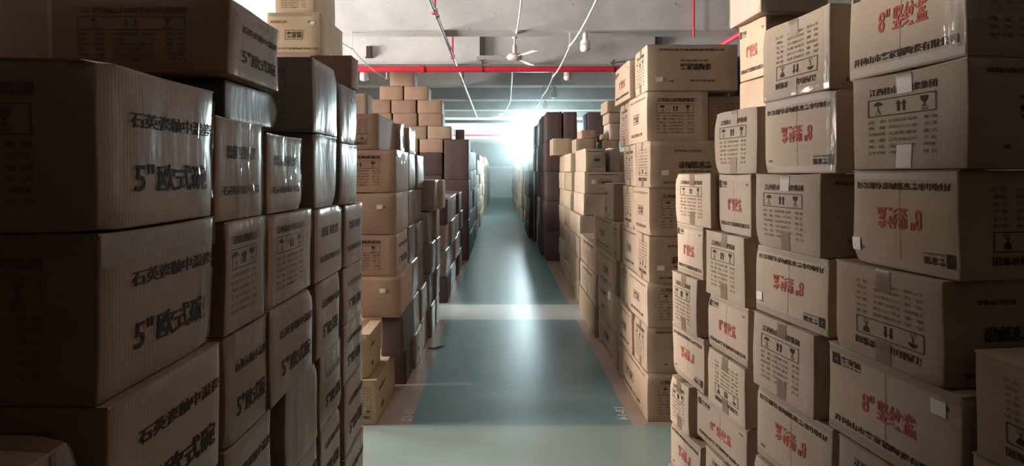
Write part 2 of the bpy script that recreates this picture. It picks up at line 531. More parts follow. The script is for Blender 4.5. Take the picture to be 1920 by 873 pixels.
UMBRELLA = [(-.5, .05), (-.3, .12), (0, .05), (.3, .12), (.5, .05), (.38, .32), (.15, .47), (0, .5), (-.15, .47), (-.38, .32)]
STEM = [(-.04, .08), (-.04, -.4), (.14, -.5), (.18, -.4), (.05, -.32), (.05, .08)]
ARROW = [(-.1, -.5), (.1, -.5), (.1, .1), (.22, .1), (0, .5), (-.22, .1), (-.1, .1)]
GOBLET = [(-.36, .5), (.36, .5), (.34, .2), (.2, -.02), (.05, -.1), (.05, -.38), (.24, -.46), (.24, -.5), (-.24, -.5), (-.24, -.46), (-.05, -.38), (-.05, -.1), (-.2, -.02), (-.34, .2)]
COMPANY = '井冈山市客家镇陶瓷有限公司'
HEAD = '江西桂山窑陶瓷集团'


def p_handling(W, H, ink=None, rows=6):
    ink = ink or INK
    p = Panel(W, H)
    p.text(HEAD, .17, .77, .135, .215, ink, .03)
    p.frame(.155, .765, .255, .44, .0022, ink)
    s = .105 * H
    p.shape(UMBRELLA, .25, .335, s, ink); p.shape(STEM, .25, .345, s, ink)
    p.text('防湿', .222, .278, .395, .425, FAINT)
    p.shape(ARROW, .435, .345, s * 1.1, ink); p.shape(ARROW, .485, .345, s * 1.1, ink)
    p.shape(GOBLET, .665, .335, s, ink)
    p.text('易碎', .635, .70, .395, .425, FAINT)
    lines = [('品  名', '日用陶瓷 盘碗', '套 装'), ('数  量', '每箱三十六只装', '只'), ('外箱规格', '长宽高 厘米', '毫 米'),
             ('毛  重', '公斤净重公斤', '千 克'), ('地  址', '江西省井冈山市工业园区', '号'), ('生产日期', '年', '月 日')]
    for k, (a, b, c) in enumerate(lines[:rows]):
        v = .475 + .066 * k
        p.text(a, .155, .315, v, v + .036, FAINT)
        p.text(b, .35, .60, v, v + .036, FAINT)
        p.text(c, .66, .77, v, v + .036, FAINT)
    return p


def p_plate(W, H, red=True):
    p = Panel(W, H)
    mid = RED if red else INK
    p.frame(.035, .105, .10, .23, .008, INK); p.text('客', .05, .09, .125, .205, INK, .03)
    p.text('客家镇', .115, .29, .11, .185, INK, .03); p.text('KEJIAZHEN', .115, .29, .20, .23, INK)
    p.text('合格', .86, .93, .15, .19, INK)
    p.text('8"', .30, .40, .41, .61, mid, .02); p.text('竖纹盘', .43, .72, .40, .62, mid, .03)
    p.rect(.497, .5005, .1, .9, FAINT)
    p.text(COMPANY, .06, .945, .80, .875, INK, .03)
    return p


def p_bowl(W, H):
    p = Panel(W, H)
    p.text('石英瓷釉中温瓷', .22, .98, .27, .37, INK, .03)
    p.text('5"', .25, .40, .60, .775, INK, .03); p.text('欧式碗', .44, .93, .595, .785, INK, .035)
    return p


def p_bowl_small(W, H):
    p = Panel(W, H)
    p.text('套装 强化瓷', .22, .85, .26, .40, INK, .02)
    p.text('石英瓷釉中温', .15, .92, .66, .75, INK, .02)
    return p


def p_logo(W, H):
    p = Panel(W, H)
    p.text(COMPANY, .1, .92, .09, .14, FAINT)
    p.frame(.33, .62, .40, .60, .004, INK); p.text('客家', .36, .59, .43, .57, INK, .03)
    p.text('高温强化瓷', .2, .8, .80, .87, INK)
    return p


def p_side(W, H):
    p = Panel(W, H)
    p.text(COMPANY, .13, .85, .09, .14, INK, .03)
    p.text('高温强化瓷', .36, .68, .33, .37, INK); p.text('客家镇陶瓷', .36, .70, .41, .56, INK, .05)
    p.text('净重', .24, .29, .78, .82, INK); p.text('精品日用餐具', .47, .75, .76, .81, INK)
    return p


def p_sideplain(W, H):
    p = Panel(W, H)
    p.text('高温强化瓷', .12, .42, .26, .33, INK, .03)
    p.frame(.2, .33, .68, .80, .006, INK); p.text('合格', .215, .315, .70, .78, INK)
    return p


def p_goldside(W, H):
    p = Panel(W, H)
    p.text('高温强化瓷', .07, .37, .19, .26, FAINT); p.text('精品', .76, .86, .19, .25, FAINT)
    p.frame(.34, .67, .41, .62, .004, INK); p.text('客家镇', .37, .64, .44, .59, INK, .03)
    p.text(COMPANY, .07, .93, .80, .85, INK)
    return p


PRINTS = {'handling_faint': lambda W, H: p_handling(W, H, FAINT), 'handling': p_handling, 'plate': p_plate, 'bowl': p_bowl, 'bowl_small': p_bowl_small, 'logo': p_logo, 'side': p_side,
          'sideplain': p_sideplain, 'goldside': p_goldside}


# ---------------------------------------------------------------- pipes, cables, fans and bulbs under the beams
def coupling(parent, at, axis, r, mat, L=.09):
    m = MB()
    a = Vector(at); d = Vector(axis)
    m.tube([a - d * L / 2, a - d * L * .28, a - d * L * .25, a + d * L * .25, a + d * L * .28, a + d * L / 2], [r * 1.12, r * 1.12, r * 1.4, r * 1.4, r * 1.12, r * 1.12], mat, 16)
    return m.build('coupling', parent, True)


def local(o, loc):
    """Give an object built in world coordinates an origin at loc."""
    o.data.transform(Matrix.Translation(-Vector(loc)))
    o.location = loc


m = MB(); m.tube([(X0, 8.44, 3.286), (X1, 8.44, 3.286)], .05, REDPAINT, 18)
o = m.build('water_pipe', smooth=True)
tag(o, 'thick red pipe crossing the hall below the ceiling beams', 'pipe')
for x in (-1.27, 2.2, -4.4): coupling(o, (x, 8.44, 3.286), (1, 0, 0), .05, REDPAINT)
for x in (-.28, 1.9, -3.2):
    m = MB()
    m.tube([(x, 8.44, 3.41), (x, 8.44, 3.335)], .008, DARKMETAL, 8); m.box((x - .012, 8.36, 3.405), (x + .012, 8.585, 3.43), DARKMETAL)
    m.tube([(x, 8.44 + .056 * math.cos(t * .3142), 3.286 + .056 * math.sin(t * .3142)) for t in range(21)], .007, DARKMETAL, 6, False)
    m.build('pipe_clamp', o)
m = MB(); m.tube([(3.0, 8.37, 3.286), (3.0, .75, 3.286)], .032, REDPAINT, 14)
o = m.build('branch_pipe', smooth=True)
tag(o, 'slim red branch pipe running over the right stacks', 'pipe')
coupling(o, (3.0, 6.2, 3.286), (0, 1, 0), .032, REDPAINT)
m = MB(); m.tube([(2.48, 6.46, 3.28), (2.48, 6.46, 3.998)], .014, REDPAINT, 8)
tag(m.build('drop_pipe', smooth=True), 'short red drop pipe above the dark top carton on the right', 'pipe')
m = MB(); m.tube([(X0, 16.55, 3.245), (X1, 16.55, 3.245)], .05, DARKMETAL, 14)
o = m.build('dark_pipe', smooth=True); tag(o, 'dark grey pipe crossing the hall far down the aisle', 'pipe')
for x in (-2, 2):
    m = MB(); m.box((x - .02, 16.53, 3.29), (x + .02, 16.57, 4.0), DARKMETAL); m.build('hanger', o)
m = MB(); m.tube([(X0, 22.6, 3.25), (X1, 22.6, 3.25)], .045, REDPAINT, 14)
o = m.build('water_pipe', smooth=True); tag(o, 'thin far red pipe seen faintly in the haze', 'pipe')
for x in (-2, 2):
    m = MB(); m.box((x - .02, 22.58, 3.29), (x + .02, 22.62, 4.0), DARKMETAL); m.build('hanger', o)
# grey conduit left of the aisle's centre, hung on red drop rods
m = MB(); m.tube([(-.727, .4, 3.376), (-.727, 21.5, 3.376)], .0235, GREYMETAL, 14)
o = m.build('conduit', smooth=True); tag(o, 'grey metal conduit running along the ceiling above the aisle', 'pipe')
for y in (5.9, 7.4, 9.6, 11.6, 13.7): coupling(o, (-.727, y, 3.376), (0, 1, 0), .0235, GREYMETAL, .08)
for y in (5.72, 7.92, 10.2):
    m = MB(); m.tube([(-.727, y, 3.40), (-.727, y, 3.998)], .014, REDPAINT, 10); m.box((-.757, y - .02, 3.345), (-.697, y + .02, 3.352), REDPAINT)
    m.tube([(-.755, y, 3.35), (-.755, y, 3.405), (-.699, y, 3.405), (-.699, y, 3.35)], .006, REDPAINT, 6); m.build('drop_rod', o)
# dark brackets bolted to a beam face
for x, z0, z1, lab in ((-.285, 3.46, 3.88, 'black bracket on the beam behind the white ceiling fan'), (2.68, 3.70, 3.875, 'black bracket on the beam above the right carton stacks'), (-2.2, 3.5, 3.7, 'small dark bracket on the beam above the left stacks')):
    m = MB(); m.box((x - .045, 8.552, z0), (x + .045, 8.58, z1), DARKMETAL); m.box((x + .018, 8.50, z0 + .02), (x + .045, 8.552, z1 - .02), DARKMETAL)
    m.box((x - .06, 8.545, z0), (x + .06, 8.58, z0 + .02), DARKMETAL)
    tag(m.build('bracket'), lab, 'bracket')


def cable(name, label, pts, rods=(), r=.009):
    P = []
    for a, b in zip(pts, pts[1:]):
        n = max(2, int((Vector(b) - Vector(a)).length / .35))
        L = (Vector(b) - Vector(a)).length
        for k in range(n):
            t = k / n
            q = Vector(a).lerp(Vector(b), t); q.z -= 4 * t * (1 - t) * .022 * L
            P.append(q)
    P.append(Vector(pts[-1]))
    m = MB(); m.tube(P, r, WHITECABLE, 8)
    o = m.build(name, smooth=True); tag(o, label, 'cable')
    for (x, y, z) in rods:
        m = MB(); m.box((x - .008, y - .008, z - .008), (x + .008, y + .008, 3.402), WHITE); m.box((x - .02, y - .02, z - .014), (x + .02, y + .02, z + .008), WHITE); m.build('cable_hanger', o)
    return o


by = [y + .1 for y in beam_y]
cable('power_cable', 'white cable with four lamps strung along the right of the aisle', [(.925, y, 3.215) for y in by[0:8]], [(.925, y, 3.215) for y in by[0:8]], .012)
cable('power_cable', 'thin white cable strung high over the left stacks', [(-1.93, y, 3.18) for y in by[1:5]], [(-1.93, y, 3.18) for y in by[1:5]], .008)
cable('fan_cable', 'white cable leading up to the large near ceiling fan', [(.23, y, 3.388) for y in by[0:4]] + [(.24, 7.99, 3.76)], (), .011)
cable('fan_cable', 'loose white cable running on from the near fan to the far fan', [(.232, 8.68, 3.388), (.255, 10.72, 3.388), (.285, 12.77, 3.388), (.16, 14.81, 3.388), (.2, 15.79, 3.70)], (), .013)


def lamp(x, y, z_top, size, label):
    o = bpy.data.objects.new('hanging_lamp', None); C.objects.link(o); o.location = (x, y, z_top)
    tag(o, label, 'lamp', 'bulbs under the beams')
    m = MB(); m.tube([(0, 0, 0), (0, 0, -.03 * size)], .006, WHITECABLE, 8)
    m.lathe([(.018, -.02 * size), (.03 * size, -.025 * size), (.036 * size, -.05 * size), (.034 * size, -.085 * size), (.02, -.09 * size)], WHITE, 18); m.build('lamp_holder', o, True)
    m = MB(); m.lathe([(.03 * size, -.085 * size), (.036 * size, -.10 * size), (.058 * size, -.125 * size), (.066 * size, -.15 * size), (.068 * size, -.22 * size), (.062 * size, -.243 * size), (.04 * size, -.256 * size), (.01, -.26 * size)], GLASS, 24)
    m.build('bulb', o, True)


lamp(1.125, 6.62, 3.402, 1.0, 'unlit white bulb closest to the fan, above the right carton stacks')
lamp(1.17, 8.66, 3.402, 1.0, 'unlit white bulb half hidden behind the red pipe on the right')
lamp(1.16, 10.70, 3.402, 1.0, 'unlit white bulb just beyond the red pipe on the right')
lamp(1.15, 12.74, 3.402, .95, 'small unlit white bulb, last of the row right of the aisle')
lamp(-2.31, 8.66, 3.402, 1.05, 'unlit white bulb at the left end of the red pipe')
lamp(-.0, 18.95, 3.402, 1.1, 'faint white bulb in the haze over the aisle')


def fan(x, y, ztop, zhub, R, turn, label):
    o = bpy.data.objects.new('ceiling_fan', None); C.objects.link(o); o.location = (x, y, ztop)
    tag(o, label, 'fan', 'ceiling fans over the aisle')
    m = MB(); m.lathe([(.016, 0), (.045, -.005), (.05, -.05), (.042, -.11), (.02, -.125)], WHITE, 18); m.build('canopy', o, True)
    m = MB(); m.tube([(0, 0, .0), (0, 0, 4.0 - ztop)], .006, DARKMETAL, 8); m.build('hook', o)
    dz = zhub - ztop
    m = MB(); m.tube([(0, 0, -.12), (0, 0, dz + .12)], .014, WHITE, 12); m.lathe([(.018, .20 + dz), (.036, .17 + dz), (.036, .06 + dz), (.02, .055 + dz)], WHITE, 18); m.build('downrod', o, True)
    m = MB(); m.lathe([(.03, .06), (.09, .05), (.125, .02), (.128, -.01), (.11, -.035), (.06, -.05), (.02, -.052)], WHITE, 28, (0, 0, dz)); m.build('motor_housing', o, True)
    for k in range(3):
        a = turn + k * 2 * math.pi / 3
        ca, sa = math.cos(a), math.sin(a)
        prof = [(.10, .022), (.17, .03), (.22, .055), (.34, .062), (.50, .068), (R - .03, .072), (R, .055)]
        m = MB()
        vs = []
        for zt in (.004, -.004):
            for (t, hw) in prof:
                for s in (-1, 1):
                    px, py, pz = t, s * hw, s * hw * .22 - t * .02 + zt
                    vs.append((px * ca - py * sa, px * sa + py * ca, dz + pz))
        n = len(prof) * 2
        fs = []
        for i in range(len(prof) - 1):
            fs.append((2 * i, 2 * i + 2, 2 * i + 3, 2 * i + 1)); fs.append((n + 2 * i, n + 2 * i + 1, n + 2 * i + 3, n + 2 * i + 2))
            fs.append((2 * i, n + 2 * i, n + 2 * i + 2, 2 * i + 2)); fs.append((2 * i + 1, 2 * i + 3, n + 2 * i + 3, n + 2 * i + 1))
        fs.append((0, 1, n + 1, n)); fs.append((n - 2, 2 * n - 2, 2 * n - 1, n - 1))
        m.add(vs, fs, WHITE); m.build('blade', o)


fan(.245, 8.0, 3.80, 3.385, .60, math.radians(181), 'white three-blade ceiling fan in front of the thick red pipe')
fan(.22, 15.8, 3.75, 3.36, .60, math.radians(10), 'small white ceiling fan far down the aisle')


def stencil(txt, x, y0, y1, hw, label):
    """White numbers painted on the floor, reading along the aisle."""
    g, f, _ = glyphs(txt, .03)
    m = MB()
    m.add([(x + hw - 2 * hw * v, y0 + (y1 - y0) * (1 - u), .0012) for (u, v) in g], f, STENCIL)
    o = m.build('floor_number'); tag(o, label, 'marking')


stencil('11-12', -.585, 3.17, 3.33, .034, 'white stencilled numbers on the floor by the left yellow cartons')
stencil('13-14', .79, 3.19, 3.36, .032, 'white stencilled numbers on the floor by the right bottom carton')
stencil('13-14', .84, 5.30, 5.46, .032, 'worn white stencil on the pale strip beyond the right block')
m = MB(); m.tube([(-.635, 4.50, .004), (-.58, 4.48, .004), (-.53, 4.52, .006), (-.49, 4.56, .004)], [.003, .006, .006, .002], DARKMETAL, 8)
tag(m.build('strap_scrap', smooth=True), 'scrap of black strap lying on the floor at the left lane edge', 'scrap')

# ---------------------------------------------------------------- one carton
FACES = {'front': (Vector((1, 0, 0)), Vector((0, -1, 0))), 'right': (Vector((0, 1, 0)), Vector((1, 0, 0))),
         'left': (Vector((0, -1, 0)), Vector((-1, 0, 0))), 'back': (Vector((-1, 0, 0)), Vector((0, 1, 0)))}


class Carton:
    def __init__(self, w, d, h, seed, detail, rough=1.0):
        self.w, self.d, self.h, self.detail = w, d, h, detail
        self.r = min(0.0045 if detail > 1 else 0.012, h * .2)
        R = random.Random(seed)
        self.off = Vector((R.uniform(0, 90), R.uniform(0, 90), R.uniform(0, 90)))
        self.bx, self.by = R.uniform(-.003, .005) * rough, R.uniform(-.003, .005) * rough
        self.amp = .0045 * rough if detail else .006
        self.shear = (R.uniform(-.012, .012) * rough, R.uniform(-.006, .006) * rough)
        self.crush = []
        if detail:
            for sx in (-1, 1):
                for sz in (0, 1):
                    if R.random() < .35:
                        self.crush.append((Vector((sx * w / 2, -d / 2, sz * h)), R.uniform(.04, .085), R.uniform(.004, .012) * rough))
        self.sag = R.uniform(0, .004) if detail else 0

    def rounded(self, p):
        w, d, h, r = self.w / 2, self.d / 2, self.h, self.r
        q = Vector((max(-w + r, min(w - r, p.x)), max(-d + r, min(d - r, p.y)), max(r, min(h - r, p.z))))
        v = p - q
        if v.length < 1e-9:
            return p.copy(), Vector((0, 0, 1))
        n = v.normalized()
        return q + n * r, n

    def deform(self, p):
        w, d, h = self.w / 2, self.d / 2, self.h
        u, v, t = p.x / w, p.y / d, 2 * p.z / h - 1
        q = p.copy()
        q.x += math.copysign(abs(u) ** 3, u) * self.bx * (1 - v * v) * (1 - t * t)
        q.y += math.copysign(abs(v) ** 3, v) * self.by * (1 - u * u) * (1 - t * t)
        nv = noise.noise_vector(p * 5 + self.off)
        q.x += nv.x * self.amp; q.y += nv.y * self.amp
        q.x += self.shear[0] * (p.z - h / 2); q.y += self.shear[1] * (p.z - h / 2)
        if t > 0:
            q.z -= (t ** 3) * (self.sag * max(0, 1 - u * u) + max(0, nv.z) * .004)
        for (c, rad, am) in self.crush:
            k = 1 - (p - c).length / rad
            if k > 0:
                s = am * k * k
                q.x -= math.copysign(s, c.x); q.y += s * .8
                q.z += s * .35 if c.z == 0 else -s * .6
        return q

    def lay(self, p, eps):
        """Point on the (unrounded) hull, rounded, deformed and lifted by eps."""
        a, n = self.rounded(p)
        return self.deform(a) + n * eps

    def grid_coords(self, a, b, n):
        r = self.r
        if self.detail == 0:
            mid = [a + r + (b - a - 2 * r) * k / n for k in range(n + 1)]
            return [a] + mid + [b]
        mid = [a + r + (b - a - 2 * r) * k / n for k in range(n + 1)]
        return [a, a + r * .42] + mid + [b - r * .42, b]

    def body(self, top_cut=0.0):
        n = {2: 9, 1: 5, 0: 3}[self.detail]
        xs = self.grid_coords(-self.w / 2, self.w / 2, n)
        ys = self.grid_coords(-self.d / 2, self.d / 2, n)
        zs = self.grid_coords(0, self.h, n)
        idx, vs, fs = {}, [], []
        def vid(x, y, z):
            k = (round(x, 5), round(y, 5), round(z, 5))
            if k not in idx:
                idx[k] = len(vs)
                a, _ = self.rounded(Vector((x, y, z)))
                q = self.deform(a)
                if top_cut and q.z > self.h - top_cut: q.z = self.h - top_cut
                vs.append(q)
            return idx[k]
        def sheet(A, B, f, flip):
            for i in range(len(A) - 1):
                for j in range(len(B) - 1):
                    q = [vid(*f(A[i], B[j])), vid(*f(A[i + 1], B[j])), vid(*f(A[i + 1], B[j + 1])), vid(*f(A[i], B[j + 1]))]
                    fs.append(tuple(reversed(q)) if flip else tuple(q))
        w, d, h = self.w / 2, self.d / 2, self.h
        sheet(xs, ys, lambda a, b: (a, b, 0), True); sheet(xs, ys, lambda a, b: (a, b, h), False)
        sheet(xs, zs, lambda a, b: (a, -d, b), False); sheet(xs, zs, lambda a, b: (a, d, b), True)
        sheet(ys, zs, lambda a, b: (-w, a, b), True); sheet(ys, zs, lambda a, b: (w, a, b), False)
        return vs, fs

    def on_face(self, face, a, b):
        """Hull point for the face coordinates (a right, b up from the face's centre)."""
        ax, n = FACES[face]
        half = self.d / 2 if face in ('front', 'back') else self.w / 2
        return n * half + ax * a + Vector((0, 0, self.h / 2 + b))

    def face_size(self, face):
        return (self.w, self.h) if face in ('front', 'back') else (self.d, self.h)

    def ink(self, mb, face, kind, turned):
        W, H = self.face_size(face)
        n = FACES[face][1]
        for i, (pts, fs, mat) in enumerate(PRINTS[kind](W, H).items):
            out = []
            for (a, b) in pts:
                if turned: a, b = -a, -b
                out.append(self.deform(self.on_face(face, a, b)) + n * (.0012 + .0003 * (i % 2)))
            mb.add(out, fs, mat)

    def strip(self, path, side, hw, eps, nseg=14, nw=4):
        """A ribbon along a hull path (list of points), 2*hw wide along the vector side."""
        pts = []
        L = [0]
        for a, b in zip(path, path[1:]): L.append(L[-1] + (b - a).length)
        ts = sorted(set([L[-1] * k / nseg for k in range(nseg + 1)] + [l + e for l in L[1:-1] for e in (-self.r, -self.r * .4, 0, self.r * .4, self.r)]))
        for t in ts:
            for i in range(len(path) - 1):
                if t <= L[i + 1] + 1e-9:
                    p = path[i].lerp(path[i + 1], (t - L[i]) / (L[i + 1] - L[i]))
                    break
            pts.append([self.lay(p + side * hw * (2 * k / nw - 1), eps) for k in range(nw + 1)])
        vs = [q for row in pts for q in row]
        fs = [(i * (nw + 1) + k, i * (nw + 1) + k + 1, (i + 1) * (nw + 1) + k + 1, (i + 1) * (nw + 1) + k) for i in range(len(pts) - 1) for k in range(nw)]
        return vs, fs


def make_carton(spec):
    w, d, h = spec['w'] - .014, spec['d'] - .014, spec['z1'] - spec['z0'] - .001
    det = spec['detail']
    c = Carton(w, d, h, spec['seed'], det, spec.get('rough', 1.0))
    flaps = det == 2 and spec.get('flaps', True)
    mb = MB()
    vs, fs = c.body(.0042 if flaps else 0)
    mb.add(vs, fs, spec['mat'])
    for (face, kind, turned) in spec.get('prints', ()):
        c.ink(mb, face, kind, turned)
    name = spec.get('name', 'cardboard_carton')
    o = mb.build(name, smooth=True)
    o.location = (spec['x'], spec['y'], spec['z0'])
    o.rotation_euler = (0, 0, spec['rot'])
    seam_y = spec.get('seam', 'y') == 'y'     # the top seam runs front to back
    if flaps:
        for s in (-1, 1):
            fb = MB()
            n = 8
            rows = []
            for top in (0, 1):
                for i in range(n + 1):
                    for j in range(n + 1):
                        if seam_y:
                            x = s * (.0016 + (w / 2 - .0014) * i / n); y = (-d / 2 - .0008) + (d + .0016) * j / n
                        else:
                            y = s * (.0016 + (d / 2 - .0014) * i / n); x = (-w / 2 - .0008) + (w + .0016) * j / n
                        q = c.deform(Vector((x, y, h)))
                        q.z = min(q.z, h) - (.0042 if not top else 0)
                        rows.append(q)
            M = (n + 1) * (n + 1)
            ff = []
            for i in range(n):
                for j in range(n):
                    a = i * (n + 1) + j
                    ff.append((M + a, M + a + n + 1, M + a + n + 2, M + a + 1)); ff.append((a, a + 1, a + n + 2, a + n + 1))
            edge = [i * (n + 1) for i in range(n + 1)] + [n * (n + 1) + j for j in range(1, n + 1)] + [i * (n + 1) + n for i in range(n - 1, -1, -1)] + [j for j in range(n - 1, 0, -1)]
            for a, b in zip(edge, edge[1:] + edge[:1]):
                ff.append((a, b, M + b, M + a))
            fb.add(rows, ff, spec['mat'])
            f = fb.build('top_flap', o)
            bmx = bmesh.new(); bmx.from_mesh(f.data); bmesh.ops.recalc_face_normals(bmx, faces=bmx.faces); bmx.to_mesh(f.data); bmx.free()
    tp = spec.get('tape')
    up = Vector((0, 0, 1))
    if tp == 'seam':       # one strip over the top seam, folded down the end faces, and one under the bottom seam
        t = MB()
        F = Vector((0, -d / 2, 0)); B = Vector((0, d / 2, 0))
        dn = spec.get('tape_drop', .055)
        t.add(*c.strip([B + up * (h - dn), B + up * h, F + up * h, F + up * (h - dn)], Vector((1, 0, 0)), .020, .0021), TAPE)
        t.build('packing_tape', o, True)
        t = MB()
        t.add(*c.strip([F + up * .004, F + up * (spec.get('tape_low', .06))], Vector((1, 0, 0)), .020, .0021, 5), TAPE)
        t.build('packing_tape', o, True)
    elif tp == 'band':     # wide tape along the top and bottom edges of the long face
        for lo, hi in ((h * .905, h - .006), (.006, h * .10)):
            t = MB()
            mid = (lo + hi) / 2
            t.add(*c.strip([Vector((-w / 2 + .004, -d / 2, mid)), Vector((w / 2 - .004, -d / 2, mid))], up, (hi - lo) / 2, .0006, 14, 4), BAND)
            t.build('packing_tape', o, True)
    elif tp == 'vert':     # a single strip over the top edge
        t = MB()
        F = Vector((spec.get('tape_x', 0) * w, -d / 2, 0))
        t.add(*c.strip([F + up * h + Vector((0, .12, 0)), F + up * h, F + up * (h - .09)], Vector((1, 0, 0)), .020, .0021, 8), TAPE)
        t.build('packing_tape', o, True)
    for (face, a, b, sw, sh) in spec.get('stickers', ()):
        t = MB()
        ax, n = FACES[face]
        W, H = c.face_size(face)
        pts = []
        for j in range(4):
            for i in range(4):
                aa, bb = a * W + sw * (i / 3 - .5), b * H + sh * (j / 3 - .5) + sw * .05 * (i / 3 - .5)
                pts.append(c.deform(c.on_face(face, aa, bb)) + n * .0024)
        t.add(pts, [(j * 4 + i, j * 4 + i + 1, j * 4 + i + 5, j * 4 + i + 4) for j in range(3) for i in range(3)], STICK)
        s = t.build('paper_sticker', o)
    for (face, a0, a1, b0, b1) in spec.get('film', ()):
        t = MB()
        ax, n = FACES[face]
        W, H = c.face_size(face)
        NI, NJ = 16, 12
        R = random.Random(spec['seed'] + 5)
        off = Vector((R.uniform(0, 50), R.uniform(0, 50), 0))
        pts = []
        for j in range(NJ + 1):
            for i in range(NI + 1):
                a = (a0 + (a1 - a0) * i / NI) * W; b = (b0 + (b1 - b0) * j / NJ) * H
                k = 1 - j / NJ
                ruck = noise.noise(Vector((a * 42, b * 9, 0)) + off) + .6 * noise.noise(Vector((a * 90, b * 22, 3)) + off)
                e = noise.noise(Vector((a * 60, 7, 1)) + off) * .018 * k
                pts.append(c.deform(c.on_face(face, a, max(-H / 2 + .004, min(H / 2 - .003, b + e)))) + n * (.0035 + max(-.0015, ruck * .0055) * (.4 + k)))
        t.add(pts, [(j * (NI + 1) + i, j * (NI + 1) + i + 1, (j + 1) * (NI + 1) + i + 1, (j + 1) * (NI + 1) + i) for j in range(NJ) for i in range(NI)], FILM)
        t.build('clear_film', o)
    tag(o, spec['label'], spec.get('cat', 'box'), spec.get('group'))
    return o


# ---------------------------------------------------------------- placing cartons
SPECS = []


def put(stack, col, cx, cy, rot, w, d, z0, z1, detail, mat, **k):
    s = dict(stack=stack, col=col, x=cx, y=cy, rot=rot, w=w, d=d, z0=z0, z1=z1, detail=detail, mat=mat, seed=len(SPECS) * 13 + 5)
    s.update(k)
    SPECS.append(s)
    return s


def run(stack, col, pn, pf, side, z0, z1, D, detail, mat, **k):
    """A carton whose aisle face runs from pn (near) to pf (far); side=+1 the stack right of the aisle, -1 left."""
    pn, pf = Vector(pn), Vector(pf)
    ex = (pn - pf).normalized() if side > 0 else (pf - pn).normalized()
    w = (pf - pn).length
    rot = math.atan2(ex.y, ex.x)
    ey = Vector((-ex.y, ex.x))
    c = (pn + pf) / 2 + ey * D / 2
    return put(stack, col, c.x, c.y, rot, w, D, z0, z1, detail, mat, **k)


def aisle(stack, col, X, dn, df, z0, z1, D, detail, mat, Xf=None, **k):
    side = 1 if X > 0 else -1
    return run(stack, col, (X, dn), (X if Xf is None else Xf, df), side, z0, z1, D, detail, mat, **k)


def front(stack, col, xl, xr, dist, z0, z1, D, detail, mat, yaw=0.0, **k):
    """A carton facing the cross aisle: picture columns xl..xr at distance dist from the camera."""
    a, b = (xl - CX) * dist / FPX, (xr - CX) * dist / FPX
    return put(stack, col, (a + b) / 2, dist + D / 2, yaw, b - a, D, z0, z1, detail, mat, **k)


def zat(y, dist):
    return EYE - (y - CY) * dist / FPX


# ---- stack right of the camera: its face turns a little towards the camera
RD = .37
def rcol(col, xf, xn, z0, z1, kind, turned=False, off=0.0, D=RD, mat=PALE, **k):
    df = FPX * (1.146 + off) / (xf - 803); dn = FPX * (1.146 + off) / (xn - 803)
    X = lambda y: 1.146 + off - .14 * y
    k.setdefault('tape', 'seam' if kind == 'handling' else 'band' if kind == 'plate' else None)
    k.setdefault('seam', 'y' if kind == 'handling' else 'x')
    pr = [('front', kind, turned)] if kind else []
    if kind == 'handling': pr.append(('right', 'side', turned))
    if kind == 'plate': pr.append(('right', 'handling', turned))
    s = run('R', col, (X(dn), dn), (X(df), df), 1, z0, z1, D, 2, mat, prints=pr, **k)
    s['kind'], s['turned'] = kind, turned
    return s


ST = lambda *a: [a]
# far column A
rcol('A', 1250, 1318, 0.0, .165, None, hidden=True)
rcol('A', 1254, 1312, .165, .390, 'plate', True)
rcol('A', 1253, 1290, .390, .612, 'handling', off=-.012)
rcol('A', 1258, 1319, .612, .848, 'plate', True, off=.012)
rcol('A', 1257, 1305, .848, 1.098, 'handling', off=-.012)
rcol('A', 1265, 1317, 1.098, 1.325, 'plate', off=.006)
rcol('A', 1263, 1331, 1.325, 1.552, 'handling', off=-.008)
# column B
rcol('B', 1320, 1406, 0.0, .20, None, hidden=True)
rcol('B', 1318, 1404, .20, .425, 'handling')
rcol('B', 1303, 1400, .425, .615, 'plate', off=.010)
rcol('B', 1322, 1396, .615, .838, 'handling', True, off=.004)
rcol('B', 1323, 1402, .838, 1.058, 'plate', off=.016)
rcol('B', 1319, 1395, 1.058, 1.318, 'handling', off=.0)
rcol('B', 1342, 1408, 1.318, 1.548, 'plate', off=.020)
# column C
rcol('C', 1412, 1555, 0.0, .30, None, hidden=True)
rcol('C', 1410, 1545, .30, .565, 'handling')
rcol('C', 1414, 1560, .565, .815, 'plate', True, off=.012)
rcol('C', 1407, 1525, .815, 1.070, 'handling', off=-.006)
rcol('C', 1412, 1553, 1.070, 1.302, 'plate', True, off=.012, stickers=[('front', -.43, -.27, .03, .028)])
rcol('C', 1412, 1539, 1.302, 1.550, 'handling', off=-.008)
rcol('AB', 1335, 1418, 1.553, 1.792, 'handling', off=.004)
rcol('C', 1429, 1567, 1.550, 1.795, 'plate', True, off=.010, film=[('front', .40, .5, -.48, .48)])
rcol('C', 1424, 1556, 1.800, 2.046, 'handling', True, off=.012, film=[('front', .44, .5, -.48, .48), ('front', -.5, .5, -.5, -.42)])
# near column D
rcol('D', 1566, 1806, 0.0, .56, None, hidden=True)
rcol('D', 1564, 1800, .56, .822, 'handling')
rcol('D', 1546, 1804, .822, 1.068, 'plate', off=.006, stickers=[('front', .36, .30, .035, .035)])
rcol('D', 1560, 1771, 1.068, 1.312, 'handling', True, off=-.006, mat=KRAFT)
rcol('D', 1592, 1801, 1.312, 1.560, 'plate', True, off=.012, mat=KRAFT, stickers=[('front', -.45, -.30, .026, .034)])
rcol('D', 1592, 1815, 1.560, 1.802, 'handling', off=.0)
rcol('D', 1585, 1816, 1.822, 2.075, 'plate', off=.004, film=[('front', .36, .5, -.40, .10), ('right', -.5, .0, -.2, .5)])
